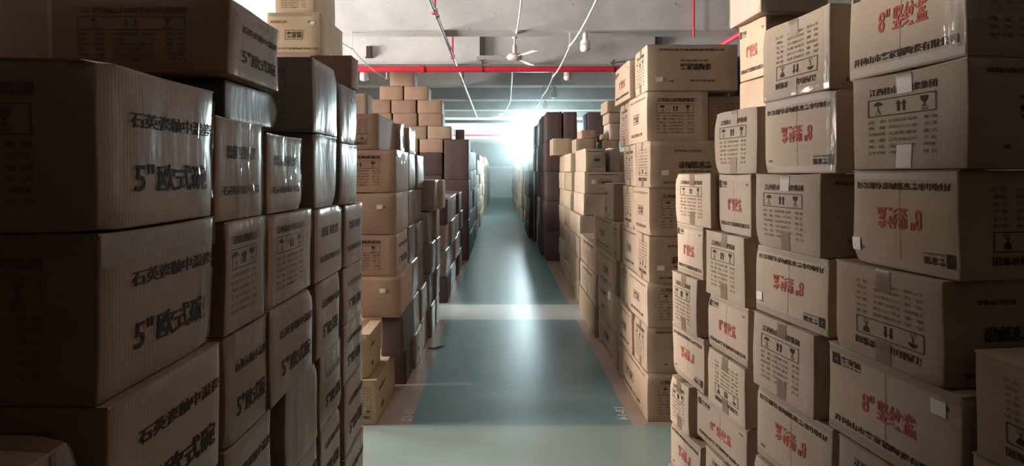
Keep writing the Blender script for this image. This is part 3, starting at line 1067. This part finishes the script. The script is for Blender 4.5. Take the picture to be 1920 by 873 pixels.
# the column beside the camera
rcol('E', 1812, 2150, 0.0, .70, None, hidden=True, off=.006)
rcol('E', 1811, 2150, .70, .958, 'handling', off=.012, mat=KRAFT)
rcol('E', 1816, 2150, .958, 1.180, 'handling', True, off=.004, mat=KRAFT)
# second row, seen above the first
run('R2', 'H', (1.262, 2.40), (1.236, 2.63), 1, 0.0, .70, .34, 1, KRAFT, hidden=True)
run('R2', 'H', (1.262, 2.40), (1.236, 2.63), 1, .70, 1.38, .34, 1, KRAFT, hidden=True)
run('R2', 'H', (1.262, 2.40), (1.236, 2.63), 1, 1.38, 2.02, .34, 1, KRAFT, hidden=True)
run('R2', 'H', (1.262, 2.40), (1.236, 2.63), 1, 2.02, 2.305, .34, 2, KRAFT, prints=[('front', 'plate', False)])
run('R2', 'H', (1.215, 2.36), (1.200, 2.66), 1, 2.305, 2.56, .34, 2, PALE, film=[('right', -.5, .5, -.5, .5), ('front', -.5, .5, -.5, .5)], tape='vert')

# ---- stack left of the camera, wrapped in clear film
LX = -.67
def lcol(col, xn, xf, z0, z1, kind=None, off=0.0, D=.44, mat=WRAP, **k):
    dn, df = FPX * (.67 - off) / (CX - xn), FPX * (.67 - off) / (CX - xf)
    pr = [('front', kind, False)] if kind else []
    if k.pop('end', True): pr.append(('left', 'handling_faint', False))
    s = run('L', col, (LX + off, dn), (LX + off, df), -1, z0, z1, D, 2, mat, prints=pr, rough=1.15, seam='x', **k)
    s['kind'], s['turned'] = kind, False
    return s


FT = lambda b=.12, a0=-.5, a1=.5: ('front', a0, a1, .5 - b, .5)
FE = ('front', .44, .5, -.5, .5)
lcol('P', 184, 402, 0.0, .29, hidden=True)
lcol('P', 184, 402, .29, .58, 'bowl')
lcol('P', 186, 402, .58, .868, 'bowl', off=.006)
lcol('P', 205, 420, .868, 1.156, 'bowl', off=.018)
lcol('P', 186, 405, 1.156, 1.450, 'bowl', film=[FT(.2), ('front', .36, .5, -.5, .1)])
lcol('P', 180, 406, 1.450, 1.745, 'bowl', off=.0, D=.46, film=[('front', .32, .5, -.35, .42)])
lcol('Q', 410, 500, 0.0, .29, hidden=True)
lcol('Q', 412, 505, .29, .575, 'bowl')
lcol('Q', 424, 515, .575, .862, 'bowl', off=.0)
lcol('Q', 424, 505, .862, 1.148, 'bowl', off=.004, film=[FT(.3, -.3, .4)])
lcol('Q', 424, 502, 1.148, 1.432, 'handling', off=.006, film=[FT(.2, .1, .5), FE])
lcol('Q', 408, 498, 1.432, 1.690, 'bowl_small', off=.004, film=[('front', -.1, .5, -.5, .5)])
lcol('Qtop', 424, 528, 1.690, 1.800, None, off=-.035, D=.40, mat=SHADEWRAP, cat='bundle', name='wrapped_bundle', flaps=False, end=False)
lcol('Qtop', 430, 527, 1.800, 1.992, 'bowl', off=.0, D=.455, mat=WRAP, film=[FE, FT(.16)])
lcol('S', 538, 598, 0.0, .29, hidden=True)
lcol('S', 540, 600, .29, .575, 'bowl')
lcol('S', 538, 600, .575, .858, None, film=[('front', -.2, .1, -.5, .5)])
lcol('S', 509, 590, .858, 1.150, 'bowl', off=.012)
lcol('S', 506, 588, 1.150, 1.428, 'handling', off=.004, film=[FT(.35, -.1, .5)])
lcol('S', 503, 570, 1.428, 1.672, 'bowl_small', off=-.010, film=[('front', -.3, .5, -.2, .5)])
lcol('T', 604, 642, 0.0, .29, hidden=True)
lcol('T', 604, 642, .29, .575, 'bowl')
lcol('T', 602, 642, .575, .858, 'bowl', film=[FT(.4)])
lcol('T', 597, 640, .858, 1.144, 'bowl', off=.006)
lcol('T', 592, 644, 1.144, 1.420, 'bowl_small', off=.004, film=[FE])
lcol('T', 590, 634, 1.420, 1.700, None, off=-.004, mat=GREYWRAP)
lcol('T', 588, 636, 1.700, 1.972, None, off=.0, mat=GREYWRAP)
lcol('U', 648, 684, 0.0, .30, 'bowl', off=.002, film=[FT(.1)])
lcol('U', 648, 683, .30, .62, 'bowl')
lcol('U', 647, 682, .62, .885, 'bowl', film=[FE])
lcol('U', 646, 681, .885, 1.135, 'bowl', film=[FT(.4)])
lcol('U', 648, 682, 1.135, 1.412, 'bowl_small', off=.004)
lcol('U', 639, 672, 1.412, 1.684, None, off=-.008, mat=GREYWRAP)
lcol('U', 639, 672, 1.684, 1.942, None, off=-.006, mat=GREYWRAP, film=[('front', -.5, .5, -.5, .5), FT(.25)])
lcol('U', 661, 675, 1.942, 2.085, None, off=.008, D=.2, mat=RUST, end=False)
# top left corner, and the low carton beside the camera
put('L', 'P', -1.152, 1.02, math.pi / 2, .24, .30, 1.745, 2.02, 2, WRAP, flaps=False)
put('L', 'N', -.90, .66, math.pi / 2, .30, .46, 0.0, .40, 2, WRAP, hidden=True)
put('L', 'N', -.90, .66, math.pi / 2, .30, .46, .40, .78, 2, WRAP, hidden=True)
put('L', 'N', -.895, .66, math.pi / 2, .30, .46, .78, 1.135, 2, WRAP, film=[('front', .38, .5, -.1, .5)], tape='vert', tape_x=.42)

# ---- block left of the aisle, beyond the cross aisle
def mfront(col, xl, xr, dist, z0, z1, D, mat, prints=(), **k):
    return front('ML', col, xl, xr, dist, z0, z1, D, 2, mat, prints=prints, **k)


mfront('gold', 640, 707, 3.113, 0.0, .279, .58, GOLD, [('front', 'handling', True), ('right', 'sideplain', False)])
mfront('gold', 628, 694, 3.14, .279, .551, .32, GOLD, [('front', 'handling', False), ('right', 'sideplain', False)], tape='seam')
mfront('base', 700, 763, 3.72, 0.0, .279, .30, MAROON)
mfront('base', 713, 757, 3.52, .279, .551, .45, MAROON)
LEV = [.551, .839, 1.128, 1.418, 1.716, 1.968]
mfront('face', 610, 751, 3.5, LEV[0], LEV[1], .50, RUST, [('front', 'sideplain', False)], stickers=[('front', .27, .16, .04, .03)])
mfront('face', 612, 744, 3.5, LEV[1], LEV[2], .45, RUST, [('front', 'handling', False), ('right', 'bowl', False)])
mfront('face', 612, 743, 3.5, LEV[2], LEV[3], .50, RUST, [('front', 'sideplain', False)], stickers=[('front', .27, .16, .04, .03)])
mfront('face', 612, 743, 3.5, LEV[3], LEV[4], .50, RUST, [('front', 'handling', False)], film=[('right', -.5, .5, -.5, .5)])
mfront('face', 585, 710, 3.5, LEV[4], LEV[5], .58, RUST, [('front', 'handling', True)])
front('ML', 'pale', 655, 689, 3.95, LEV[5], 2.18, .2, 1, PALE)
# a second row of tan cartons piled high
for z0, z1 in ((0, .7), (.7, 1.4), (1.4, 1.95), (1.95, 2.19)):
    front('MLtop', 'gold', 497, 590, 4.2, z0, z1, .50, 1, GOLD, hidden=True)
front('MLtop', 'gold', 490, 586, 4.1, 2.19, 2.452, .52, 1, GOLD, prints=[('front', 'goldside', False)], tape='band')
front('MLtop', 'gold', 497, 603, 3.9, 2.452, 2.797, .56, 1, GOLD, prints=[('front', 'goldside', False)], tape='band', stickers=[('front', .35, .25, .03, .025)])
front('MLtop', 'gold', 512, 592, 3.95, 2.797, 3.08, .50, 1, GOLD, prints=[('front', 'handling', False)])
front('MLtop', 'rear', 588, 640, 5.2, 0, .9, .45, 1, KRAFT, hidden=True)
front('MLtop', 'rear', 588, 640, 5.2, .9, 1.7, .45, 1, KRAFT, hidden=True)
front('MLtop', 'rear', 588, 640, 5.2, 1.7, 2.40, .45, 1, KRAFT)
front('MLtop', 'rear', 585, 637, 5.2, 2.40, 2.68, .45, 1, GREYWRAP)
front('MLtop', 'side', 596, 640, 4.74, 0, .9, .42, 1, KRAFT, hidden=True)
front('MLtop', 'side', 596, 640, 4.74, .9, 1.75, .42, 1, KRAFT, hidden=True)
front('MLtop', 'side', 596, 640, 4.74, 1.75, 2.30, .42, 1, RUST)
front('MLtop', 'side', 606, 644, 4.74, 2.30, 2.58, .42, 1, RUST)
# cartons along the aisle behind that front, in loose film
MF = [('front', -.5, .5, -.5, .5)]
for i, (dn, df) in enumerate(((4.02, 4.34), (4.36, 4.74))):
    lev = [0, .27, .551, .839, 1.128, 1.418, 1.716]
    for k in range(6):
        X = (-.655, -.665, -.69, -.70, -.711, -.70)[k] - .012 * ((k + i) % 2)
        aisle('ML', 'run%d' % i, X, dn + .01 * (k % 2), df, lev[k], lev[k + 1], .42, 1, GREYWRAP if k > 1 else WRAP, film=MF if k in (1, 2, 3, 4) else (), rough=1.6)
aisle('ML', 'run0', -.80, 4.12, 4.36, 1.716, 1.965, .30, 1, GREYWRAP, film=MF, rough=1.6)
aisle('ML', 'run1', -.78, 4.40, 4.74, 1.716, 1.955, .30, 1, GREYWRAP, film=MF, rough=1.6)
for i, (dn, df) in enumerate(((4.78, 5.07), (5.09, 5.38))):
    z = 0
    for k in range(5):
        h = .298
        X = (-.632, -.64, -.625, -.645, -.60)[k] - .015 * ((k + i) % 2) + (.02 if i else 0)
        if k == 4 and i: X = -.565
        aisle('ML', 'end%d' % i, X, dn, df - .01 * (k % 2), z, z + h, .40, 1, (GREYWRAP, WRAP, GREYWRAP, WRAP, GOLD)[k] if i else GREYWRAP, film=MF if (k + i) % 2 else (), rough=1.6)
        z += h
# low wrapped block past the second cross aisle
for i in range(5):
    dn = 6.06 + .55 * i
    for k in range(4):
        aisle('LL', 'low%d' % i, -.615 - .015 * ((i + k) % 3), dn, dn + .535, .312 * k, .312 * k + .312, .45, 1 if i < 2 else 0, (MAROON, GREYWRAP, WRAP)[(i * 2 + k) % 3], film=MF if i < 2 and k else ())

# ---- block right of the aisle, beyond the cross aisle
MX = .918
md = lambda px: FPX * MX / (px - CX)
def mr(col, xf, xn, z0, z1, D=.45, off=0.0, kind=None, turned=False, mat=PALE, right=None, **k):
    pr = [('front', kind, turned)] if kind else []
    if right: pr.append(('right', right, turned))
    s = aisle('MR', col, MX + off, md(xn), md(xf), z0, z1, D, 2, mat, prints=pr, tape='seam' if kind == 'handling' else None, **k)
    s['kind'], s['turned'] = kind, turned
    return s


Z = [0, .298, .588, .872, 1.165, 1.462, 1.752, 2.068, 2.357]
STK = [('right', -.34, -.18, .045, .03)]
mr('a', 1157, 1212, Z[0], Z[1], .46, kind='logo', right='handling', mat=KRAFT)
mr('b', 1120, 1155, Z[0], Z[1], .40, off=.005, kind='logo', mat=KRAFT)
mr('c', 1088, 1118, Z[0], Z[1], .40, off=-.02, mat=KRAFT)
mr('a', 1187, 1211, Z[1], Z[2], .46, kind='handling', right='side')
mr('b', 1160, 1186, Z[1], Z[2], .46, off=-.012, kind='logo', mat=KRAFT)
mr('c', 1120, 1158, Z[1], Z[2], .42, kind='sideplain', mat=KRAFT, stickers=[('front', .1, .30, .10, .07)])
mr('d', 1088, 1118, Z[1], Z[2], .40, off=-.01, kind='handling')
mr('a', 1175, 1212, Z[2], Z[3], .48, kind='logo', right='handling')
mr('b', 1158, 1174, Z[2], Z[3], .46, off=.012, kind='handling')
mr('c', 1122, 1156, Z[2], Z[3], .42, off=-.010, kind='logo', mat=KRAFT)
mr('d', 1087, 1120, Z[2], Z[3], .42, off=.0, kind='handling', mat=KRAFT)
mr('a', 1191, 1215, Z[3], Z[4], .48, kind='handling', turned=True, right='side', stickers=STK)
mr('b', 1162, 1190, Z[3], Z[4], .48, off=.012, kind='logo')
mr('c', 1146, 1161, Z[3], Z[4], .46, off=-.004, kind='handling')
mr('d', 1111, 1145, Z[3], Z[4], .46, off=.006, kind='logo', mat=KRAFT)
mr('a', 1185, 1216, Z[4], Z[5], .48, kind='logo', right='handling')
mr('b', 1165, 1184, Z[4], Z[5], .46, off=.006, kind='handling', turned=True)
mr('d', 1131, 1149, Z[4], 1.47, .22, off=.0, kind='sideplain', stickers=[('right', .3, -.05, .03, .03), ('right', .3, -.3, .03, .03)])
mr('a', 1190, 1217, Z[5], Z[6], .60, kind='handling', turned=True, right='side', stickers=STK)
mr('b', 1166, 1189, Z[5], Z[6], .46, off=.008, kind='handling')
mr('a', 1177, 1211, Z[6], Z[7], .40, kind='logo', right='handling')
mr('b', 1157, 1176, Z[6], Z[7], .46, off=.012, kind='handling')
mr('a', 1188, 1212, Z[7], Z[8], .58, kind='handling', right='side', stickers=[('right', -.37, -.26, .045, .03)])
mr('b', 1158, 1187, Z[7] + .0, 2.335, .46, off=-.03, kind='plate')
# more of that block, seen over the stack beside the camera
front('MR', 'back', 1404, 1452, 3.2, 1.165, 1.46, .42, 1, KRAFT, hidden=True)
front('MR', 'back', 1404, 1452, 3.2, .58, 1.165, .42, 1, KRAFT, hidden=True)
front('MR', 'back', 1404, 1452, 3.2, 0.0, .58, .42, 1, KRAFT, hidden=True)
front('MR', 'back', 1404, 1452, 3.2, 1.46, 1.752, .42, 1, KRAFT, hidden=True)
front('MR', 'back', 1326, 1410, 3.22, 1.752, 2.045, .42, 1, KRAFT, prints=[('front', 'handling', True)])
front('MR', 'back', 1390, 1440, 3.28, 2.045, 2.33, .42, 1, MAROON)  # dark cardboard stands in for the deep shade on this carton

# ---- next block on the right, past the second cross aisle
def kr(col, xl, xr, dist, z0, z1, D, mat=PALE, **k):
    return front('MR2', col, xl, xr, dist, z0, z1, D, 2, mat, **k)


kz = [0, .26, .52, .78, 1.045, 1.305, 1.57, 1.852]
kx = [(1084, 1150), (1084, 1152), (1085, 1152), (1086, 1152), (1093, 1160), (1095, 1172), (1097, 1137)]
for k in range(7):
    kr('k', kx[k][0], kx[k][1], 6.1, kz[k], kz[k + 1], .82, (KRAFT, KRAFT, PALE, PALE, PALE, PALE, PALE)[k], stickers=[('front', -.28, .05, .05, .05)] if k == 5 else (), rough=1.5,
       prints=[('front', 'side', False)] if k > 4 else [])
kr('k', 1143, 1163, 6.14, 1.57, 1.862, .5, PALE, rough=1.6)
for i, (dn, df) in enumerate(((6.97, 7.6), (7.63, 8.3))):
    for k in range(7):
        aisle('MR2', 'l%d' % i, .97 + .012 * ((k + i) % 2), dn, df, .262 * k, .262 * k + .262, .5, 1 if i == 0 else 0, (PALE, KRAFT)[(k + i) % 2], rough=1.5)
front('MR2', 'upper', 1035, 1074, 7.9, 1.834, 2.10, .45, 1, KRAFT)
for z0, z1 in ((0, .62), (.62, 1.24), (1.24, 1.852)):
    front('MR2', 'behind', 1139, 1200, 7.0, z0, z1, .48, 0, KRAFT, hidden=True)
front('MR2', 'upper', 1079, 1117, 7.0, 1.852, 2.035, .42, 1, KRAFT)
front('MR2', 'upper', 1128, 1162, 7.02, 1.852, 2.01, .42, 1, RUST)
front('MR2', 'upper', 1089, 1121, 7.05, 2.035, 2.155, .40, 1, RUST)
front('MR2', 'upper', 1124, 1136, 7.05, 2.01, 2.10, .30, 1, GOLD)
front('MR2', 'upper', 1142, 1170, 7.04, 2.01, 2.25, .40, 1, KRAFT)
front('MR2', 'upper', 1140, 1168, 7.05, 2.25, 2.40, .40, 1, KRAFT)
front('MR2', 'upper', 1137, 1168, 7.03, 2.40, 2.57, .42, 1, KRAFT)

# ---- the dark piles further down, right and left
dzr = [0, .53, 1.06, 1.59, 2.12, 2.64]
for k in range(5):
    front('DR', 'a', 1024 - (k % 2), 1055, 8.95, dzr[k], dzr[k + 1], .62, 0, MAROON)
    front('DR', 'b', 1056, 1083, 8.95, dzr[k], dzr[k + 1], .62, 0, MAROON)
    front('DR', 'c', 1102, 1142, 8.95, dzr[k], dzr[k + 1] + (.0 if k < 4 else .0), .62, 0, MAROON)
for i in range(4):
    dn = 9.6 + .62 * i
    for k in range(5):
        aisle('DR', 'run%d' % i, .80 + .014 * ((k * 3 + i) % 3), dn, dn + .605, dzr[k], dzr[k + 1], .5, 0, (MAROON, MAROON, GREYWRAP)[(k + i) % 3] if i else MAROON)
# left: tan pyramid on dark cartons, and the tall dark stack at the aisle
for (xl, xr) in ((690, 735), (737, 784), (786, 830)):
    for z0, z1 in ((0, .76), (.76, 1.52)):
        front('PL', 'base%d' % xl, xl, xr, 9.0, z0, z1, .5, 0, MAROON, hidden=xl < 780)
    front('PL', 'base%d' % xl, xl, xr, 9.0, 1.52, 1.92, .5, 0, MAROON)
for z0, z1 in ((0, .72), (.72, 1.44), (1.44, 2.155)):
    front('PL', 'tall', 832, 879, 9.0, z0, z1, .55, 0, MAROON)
rows = [[(690, 728), (730, 784), (786, 831)], [(710, 755), (756, 800), (801, 846)], [(690, 734), (736, 782), (784, 830)], [(689, 732), (733, 780), (782, 829)],
        [(711, 756), (757, 803)], [(730, 776)]]
rz = [1.92, 2.165, 2.395, 2.622, 2.857, 3.105, 3.36]
tops = {0: 1.92}
for r in range(6):
    zz = rz[r] if r else 1.92
    for (xl, xr) in rows[r]:
        front('PL', 'row%d' % r, xl, xr, 9.0 + .012 * (r % 2), zz, rz[r + 1], .45, 0, (RUST, KRAFT, RUST)[r % 3] if r < 2 else RUST)
front('PL', 'tall', 853, 871, 9.1, 2.165, 2.34, .3, 0, MAROON)
# rows of stacks running away to the end wall
for i in range(7):
    dn = (9.62, 11.0, 12.6, 14.6, 17.0, 20.0, 24.0)[i]; df = (10.9, 12.5, 14.5, 16.9, 19.9, 23.9, 28.6)[i]
    n = 5
    top = (2.0, 2.05, 1.9, 2.1, 1.95, 2.2, 2.1)[i]
    for k in range(n):
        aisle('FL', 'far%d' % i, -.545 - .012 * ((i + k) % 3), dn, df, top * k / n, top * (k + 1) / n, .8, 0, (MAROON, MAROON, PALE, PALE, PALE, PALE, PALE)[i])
for i in range(6):
    dn = (12.2, 14.2, 16.2, 18.6, 21.6, 25.0)[i]; df = (14.1, 16.1, 18.5, 21.5, 24.9, 29.0)[i]
    n = 5
    top = (1.62, 1.95, 2.15, 2.0, 2.1, 2.0)[i]
    for k in range(n):
        aisle('FR', 'far%d' % i, .70 + .02 * ((i + k) % 3) + (.06 if i == 1 else 0), dn, df, top * k / n, top * (k + 1) / n, .8, 0, (MAROON, KRAFT, PALE, PALE, PALE, PALE)[i])


# ---------------------------------------------------------------- let every carton rest on what is below it
def corners(s, shrink=.012):
    c, q = math.cos(s['rot']), math.sin(s['rot'])
    out = []
    for a, b in ((-1, -1), (1, -1), (1, 1), (-1, 1)):
        x, y = a * (s['w'] / 2 - shrink), b * (s['d'] / 2 - shrink)
        out.append((s['x'] + c * x - q * y, s['y'] + q * x + c * y))
    return out


def sat(P, Q):
    for A in (P, Q):
        for i in range(2):
            ax = (A[i + 1][1] - A[i][1], -(A[i + 1][0] - A[i][0]))
            pa = [p[0] * ax[0] + p[1] * ax[1] for p in P]; qa = [p[0] * ax[0] + p[1] * ax[1] for p in Q]
            if max(pa) <= min(qa) or max(qa) <= min(pa):
                return False
    return True


SPECS.sort(key=lambda s: s['z0'])
done = []
for s in SPECS:
    P = corners(s)
    if s['z0'] > 0.01:
        best = None
        for t in done:
            if abs(t['x'] - s['x']) + abs(t['y'] - s['y']) < 2.2 and t['z1'] < s['z0'] + .10 and sat(P, corners(t)):
                if best is None or t['z1'] > best: best = t['z1']
        if best is not None and abs(best - s['z0']) < .12:
            s['z0'] = best
        else:
            print('UNSUPPORTED', s['stack'], s['col'], round(s['z0'], 3), best)
    for t in done:
        if abs(t['x'] - s['x']) + abs(t['y'] - s['y']) < 2.2 and min(t['z1'], s['z1']) - max(t['z0'], s['z0']) > .004 and sat(corners(s, .004), corners(t, .004)):
            print('CLASH', s['stack'], s['col'], round(s['z0'], 2), '|', t['stack'], t['col'], round(t['z0'], 2))
    done.append(s)

# ---------------------------------------------------------------- labels: which carton is it
COLS = {('R', 'A'): 'end column of right front stack', ('R', 'B'): 'second column of right front stack', ('R', 'C'): 'third column of right front stack',
        ('R', 'D'): 'fourth column of right front stack', ('R', 'E'): 'short column at right picture edge', ('R', 'AB'): 'first step above right front stack',
        ('R2', 'H'): 'column behind right front stack', ('L', 'P'): 'largest column of left front stack', ('L', 'Q'): 'second column of left front stack',
        ('L', 'Qtop'): 'pair topping left second column', ('L', 'S'): 'third column of left front stack', ('L', 'T'): 'fourth column of left front stack',
        ('L', 'U'): 'last column of left front stack', ('L', 'N'): 'low pile in bottom left corner',
        ('ML', 'gold'): 'yellow pair on floor beside left lane', ('ML', 'base'): 'dark pair behind yellow floor cartons', ('ML', 'face'): 'reddish front column left of aisle',
        ('ML', 'pale'): 'top of reddish left column', ('MLtop', 'gold'): 'yellow pile near ceiling at left', ('MLtop', 'rear'): 'grey pile behind yellow ceiling pile',
        ('MLtop', 'side'): 'brown pile beside yellow ceiling pile', ('ML', 'run0'): 'wrapped column behind reddish left column', ('ML', 'run1'): 'second wrapped column behind reddish left column',
        ('ML', 'end0'): 'fourth wrapped column left of aisle', ('ML', 'end1'): 'wrapped left column beside second cross aisle',
        ('MR', 'a'): 'corner column of right middle block', ('MR', 'b'): 'second column of right middle block', ('MR', 'c'): 'third column of right middle block',
        ('MR', 'd'): 'last column of right middle block', ('MR', 'back'): 'dark column behind right front stack',
        ('MR2', 'k'): 'tan corner column past second cross aisle', ('MR2', 'l0'): 'next tan column beyond that right corner', ('MR2', 'l1'): 'far tan column before dark right pile',
        ('MR2', 'upper'): 'loose top layer before dark right pile', ('MR2', 'behind'): 'hidden column under loose right top layer',
        ('DR', 'a'): 'dark right pile, aisle corner column', ('DR', 'b'): 'dark right pile, second front column', ('DR', 'c'): 'dark right pile, third front column',
        ('PL', 'tall'): 'tall dark stack left of far aisle'}
NUMW = ['first', 'second', 'third', 'fourth', 'fifth', 'sixth', 'seventh', 'eighth', 'ninth']
for i in range(4): COLS[('DR', 'run%d' % i)] = NUMW[i] + ' dark aisle column on the right'
for i in range(5): COLS[('LL', 'low%d' % i)] = NUMW[i] + ' column of low wrapped left block'
for i in range(7): COLS[('FL', 'far%d' % i)] = NUMW[i] + ' distant stack left of aisle'
for i in range(6): COLS[('FR', 'far%d' % i)] = NUMW[i] + ' distant stack right of aisle'
for i, x in enumerate((690, 737, 786)): COLS[('PL', 'base%d' % x)] = NUMW[i] + ' column under far left pyramid'
GROUPS = {'R': 'cartons of the right front stack', 'R2': 'cartons behind the right front stack', 'L': 'film-wrapped cartons of the left front stack', 'ML': 'cartons of the left middle block',
          'MLtop': 'cartons piled near the ceiling', 'MR': 'cartons of the right middle block', 'MR2': 'cartons of the second right block', 'DR': 'dark cartons far right',
          'PL': 'cartons of the far left pyramid', 'LL': 'cartons of the low left block', 'FL': 'distant cartons left', 'FR': 'distant cartons right'}
SAYS = {'handling': 'handling symbols', 'plate': 'red plate print', 'bowl': 'black bowl print', 'bowl_small': 'short black print', 'logo': 'square logo', 'sideplain': 'faint stamp', 'goldside': 'boxed logo', 'side': 'company print'}
TONE = {'kraft_cardboard': 'brown', 'pale_cardboard': 'pale', 'reddish_cardboard': 'reddish', 'yellow_cardboard': 'yellowish', 'filmed_cardboard': 'film-wrapped', 'filmed_grey_cardboard': 'grey film-wrapped',
        'dark_cardboard': 'dark', 'shadowed_film': 'shadow-dark wrapped'}
bycol = {}
for s in SPECS: bycol.setdefault((s['stack'], s['col']), []).append(s)
for key, L in bycol.items():
    L.sort(key=lambda s: (-round(s['z1'], 1), s['x']))
    for k, s in enumerate(L):
        what = TONE[s['mat'].name] + (' bundle' if s.get('name') else ' carton')
        pr = s.get('prints') or ()
        if pr and pr[0][0] == 'front':
            what += ' with ' + ('upside-down ' if pr[0][2] else '') + SAYS[pr[0][1]]
        if key[0] == 'PL' and key[1].startswith('row'):
            r = int(key[1][3:])
            L2 = sorted(L, key=lambda t: t['x'])
            n = len(L)
            pos = 'only one' if n == 1 else ('left', 'right')[L2.index(s)] + ' one' if n == 2 else ('left', 'middle', 'right')[L2.index(s)] + ' one'
            s['label'] = what + ', ' + pos + ' in ' + ('bottom', 'second', 'third', 'fourth', 'fifth', 'peak')[r] + ' row of far left pyramid'
        elif len(L) == 1:
            s['label'] = what + ', ' + COLS[key]
        else:
            s['label'] = what + ', ' + ('topmost' if k == 0 else NUMW[k] + ' down') + ' in ' + COLS[key]
        s['group'] = GROUPS[s['stack']]
        if len(s['label'].split()) > 16: print('LONG', s['label'])
NUM = 0
for s in SPECS:
    make_carton(s)
    NUM += 1

bpy.data.objects.remove(_to)
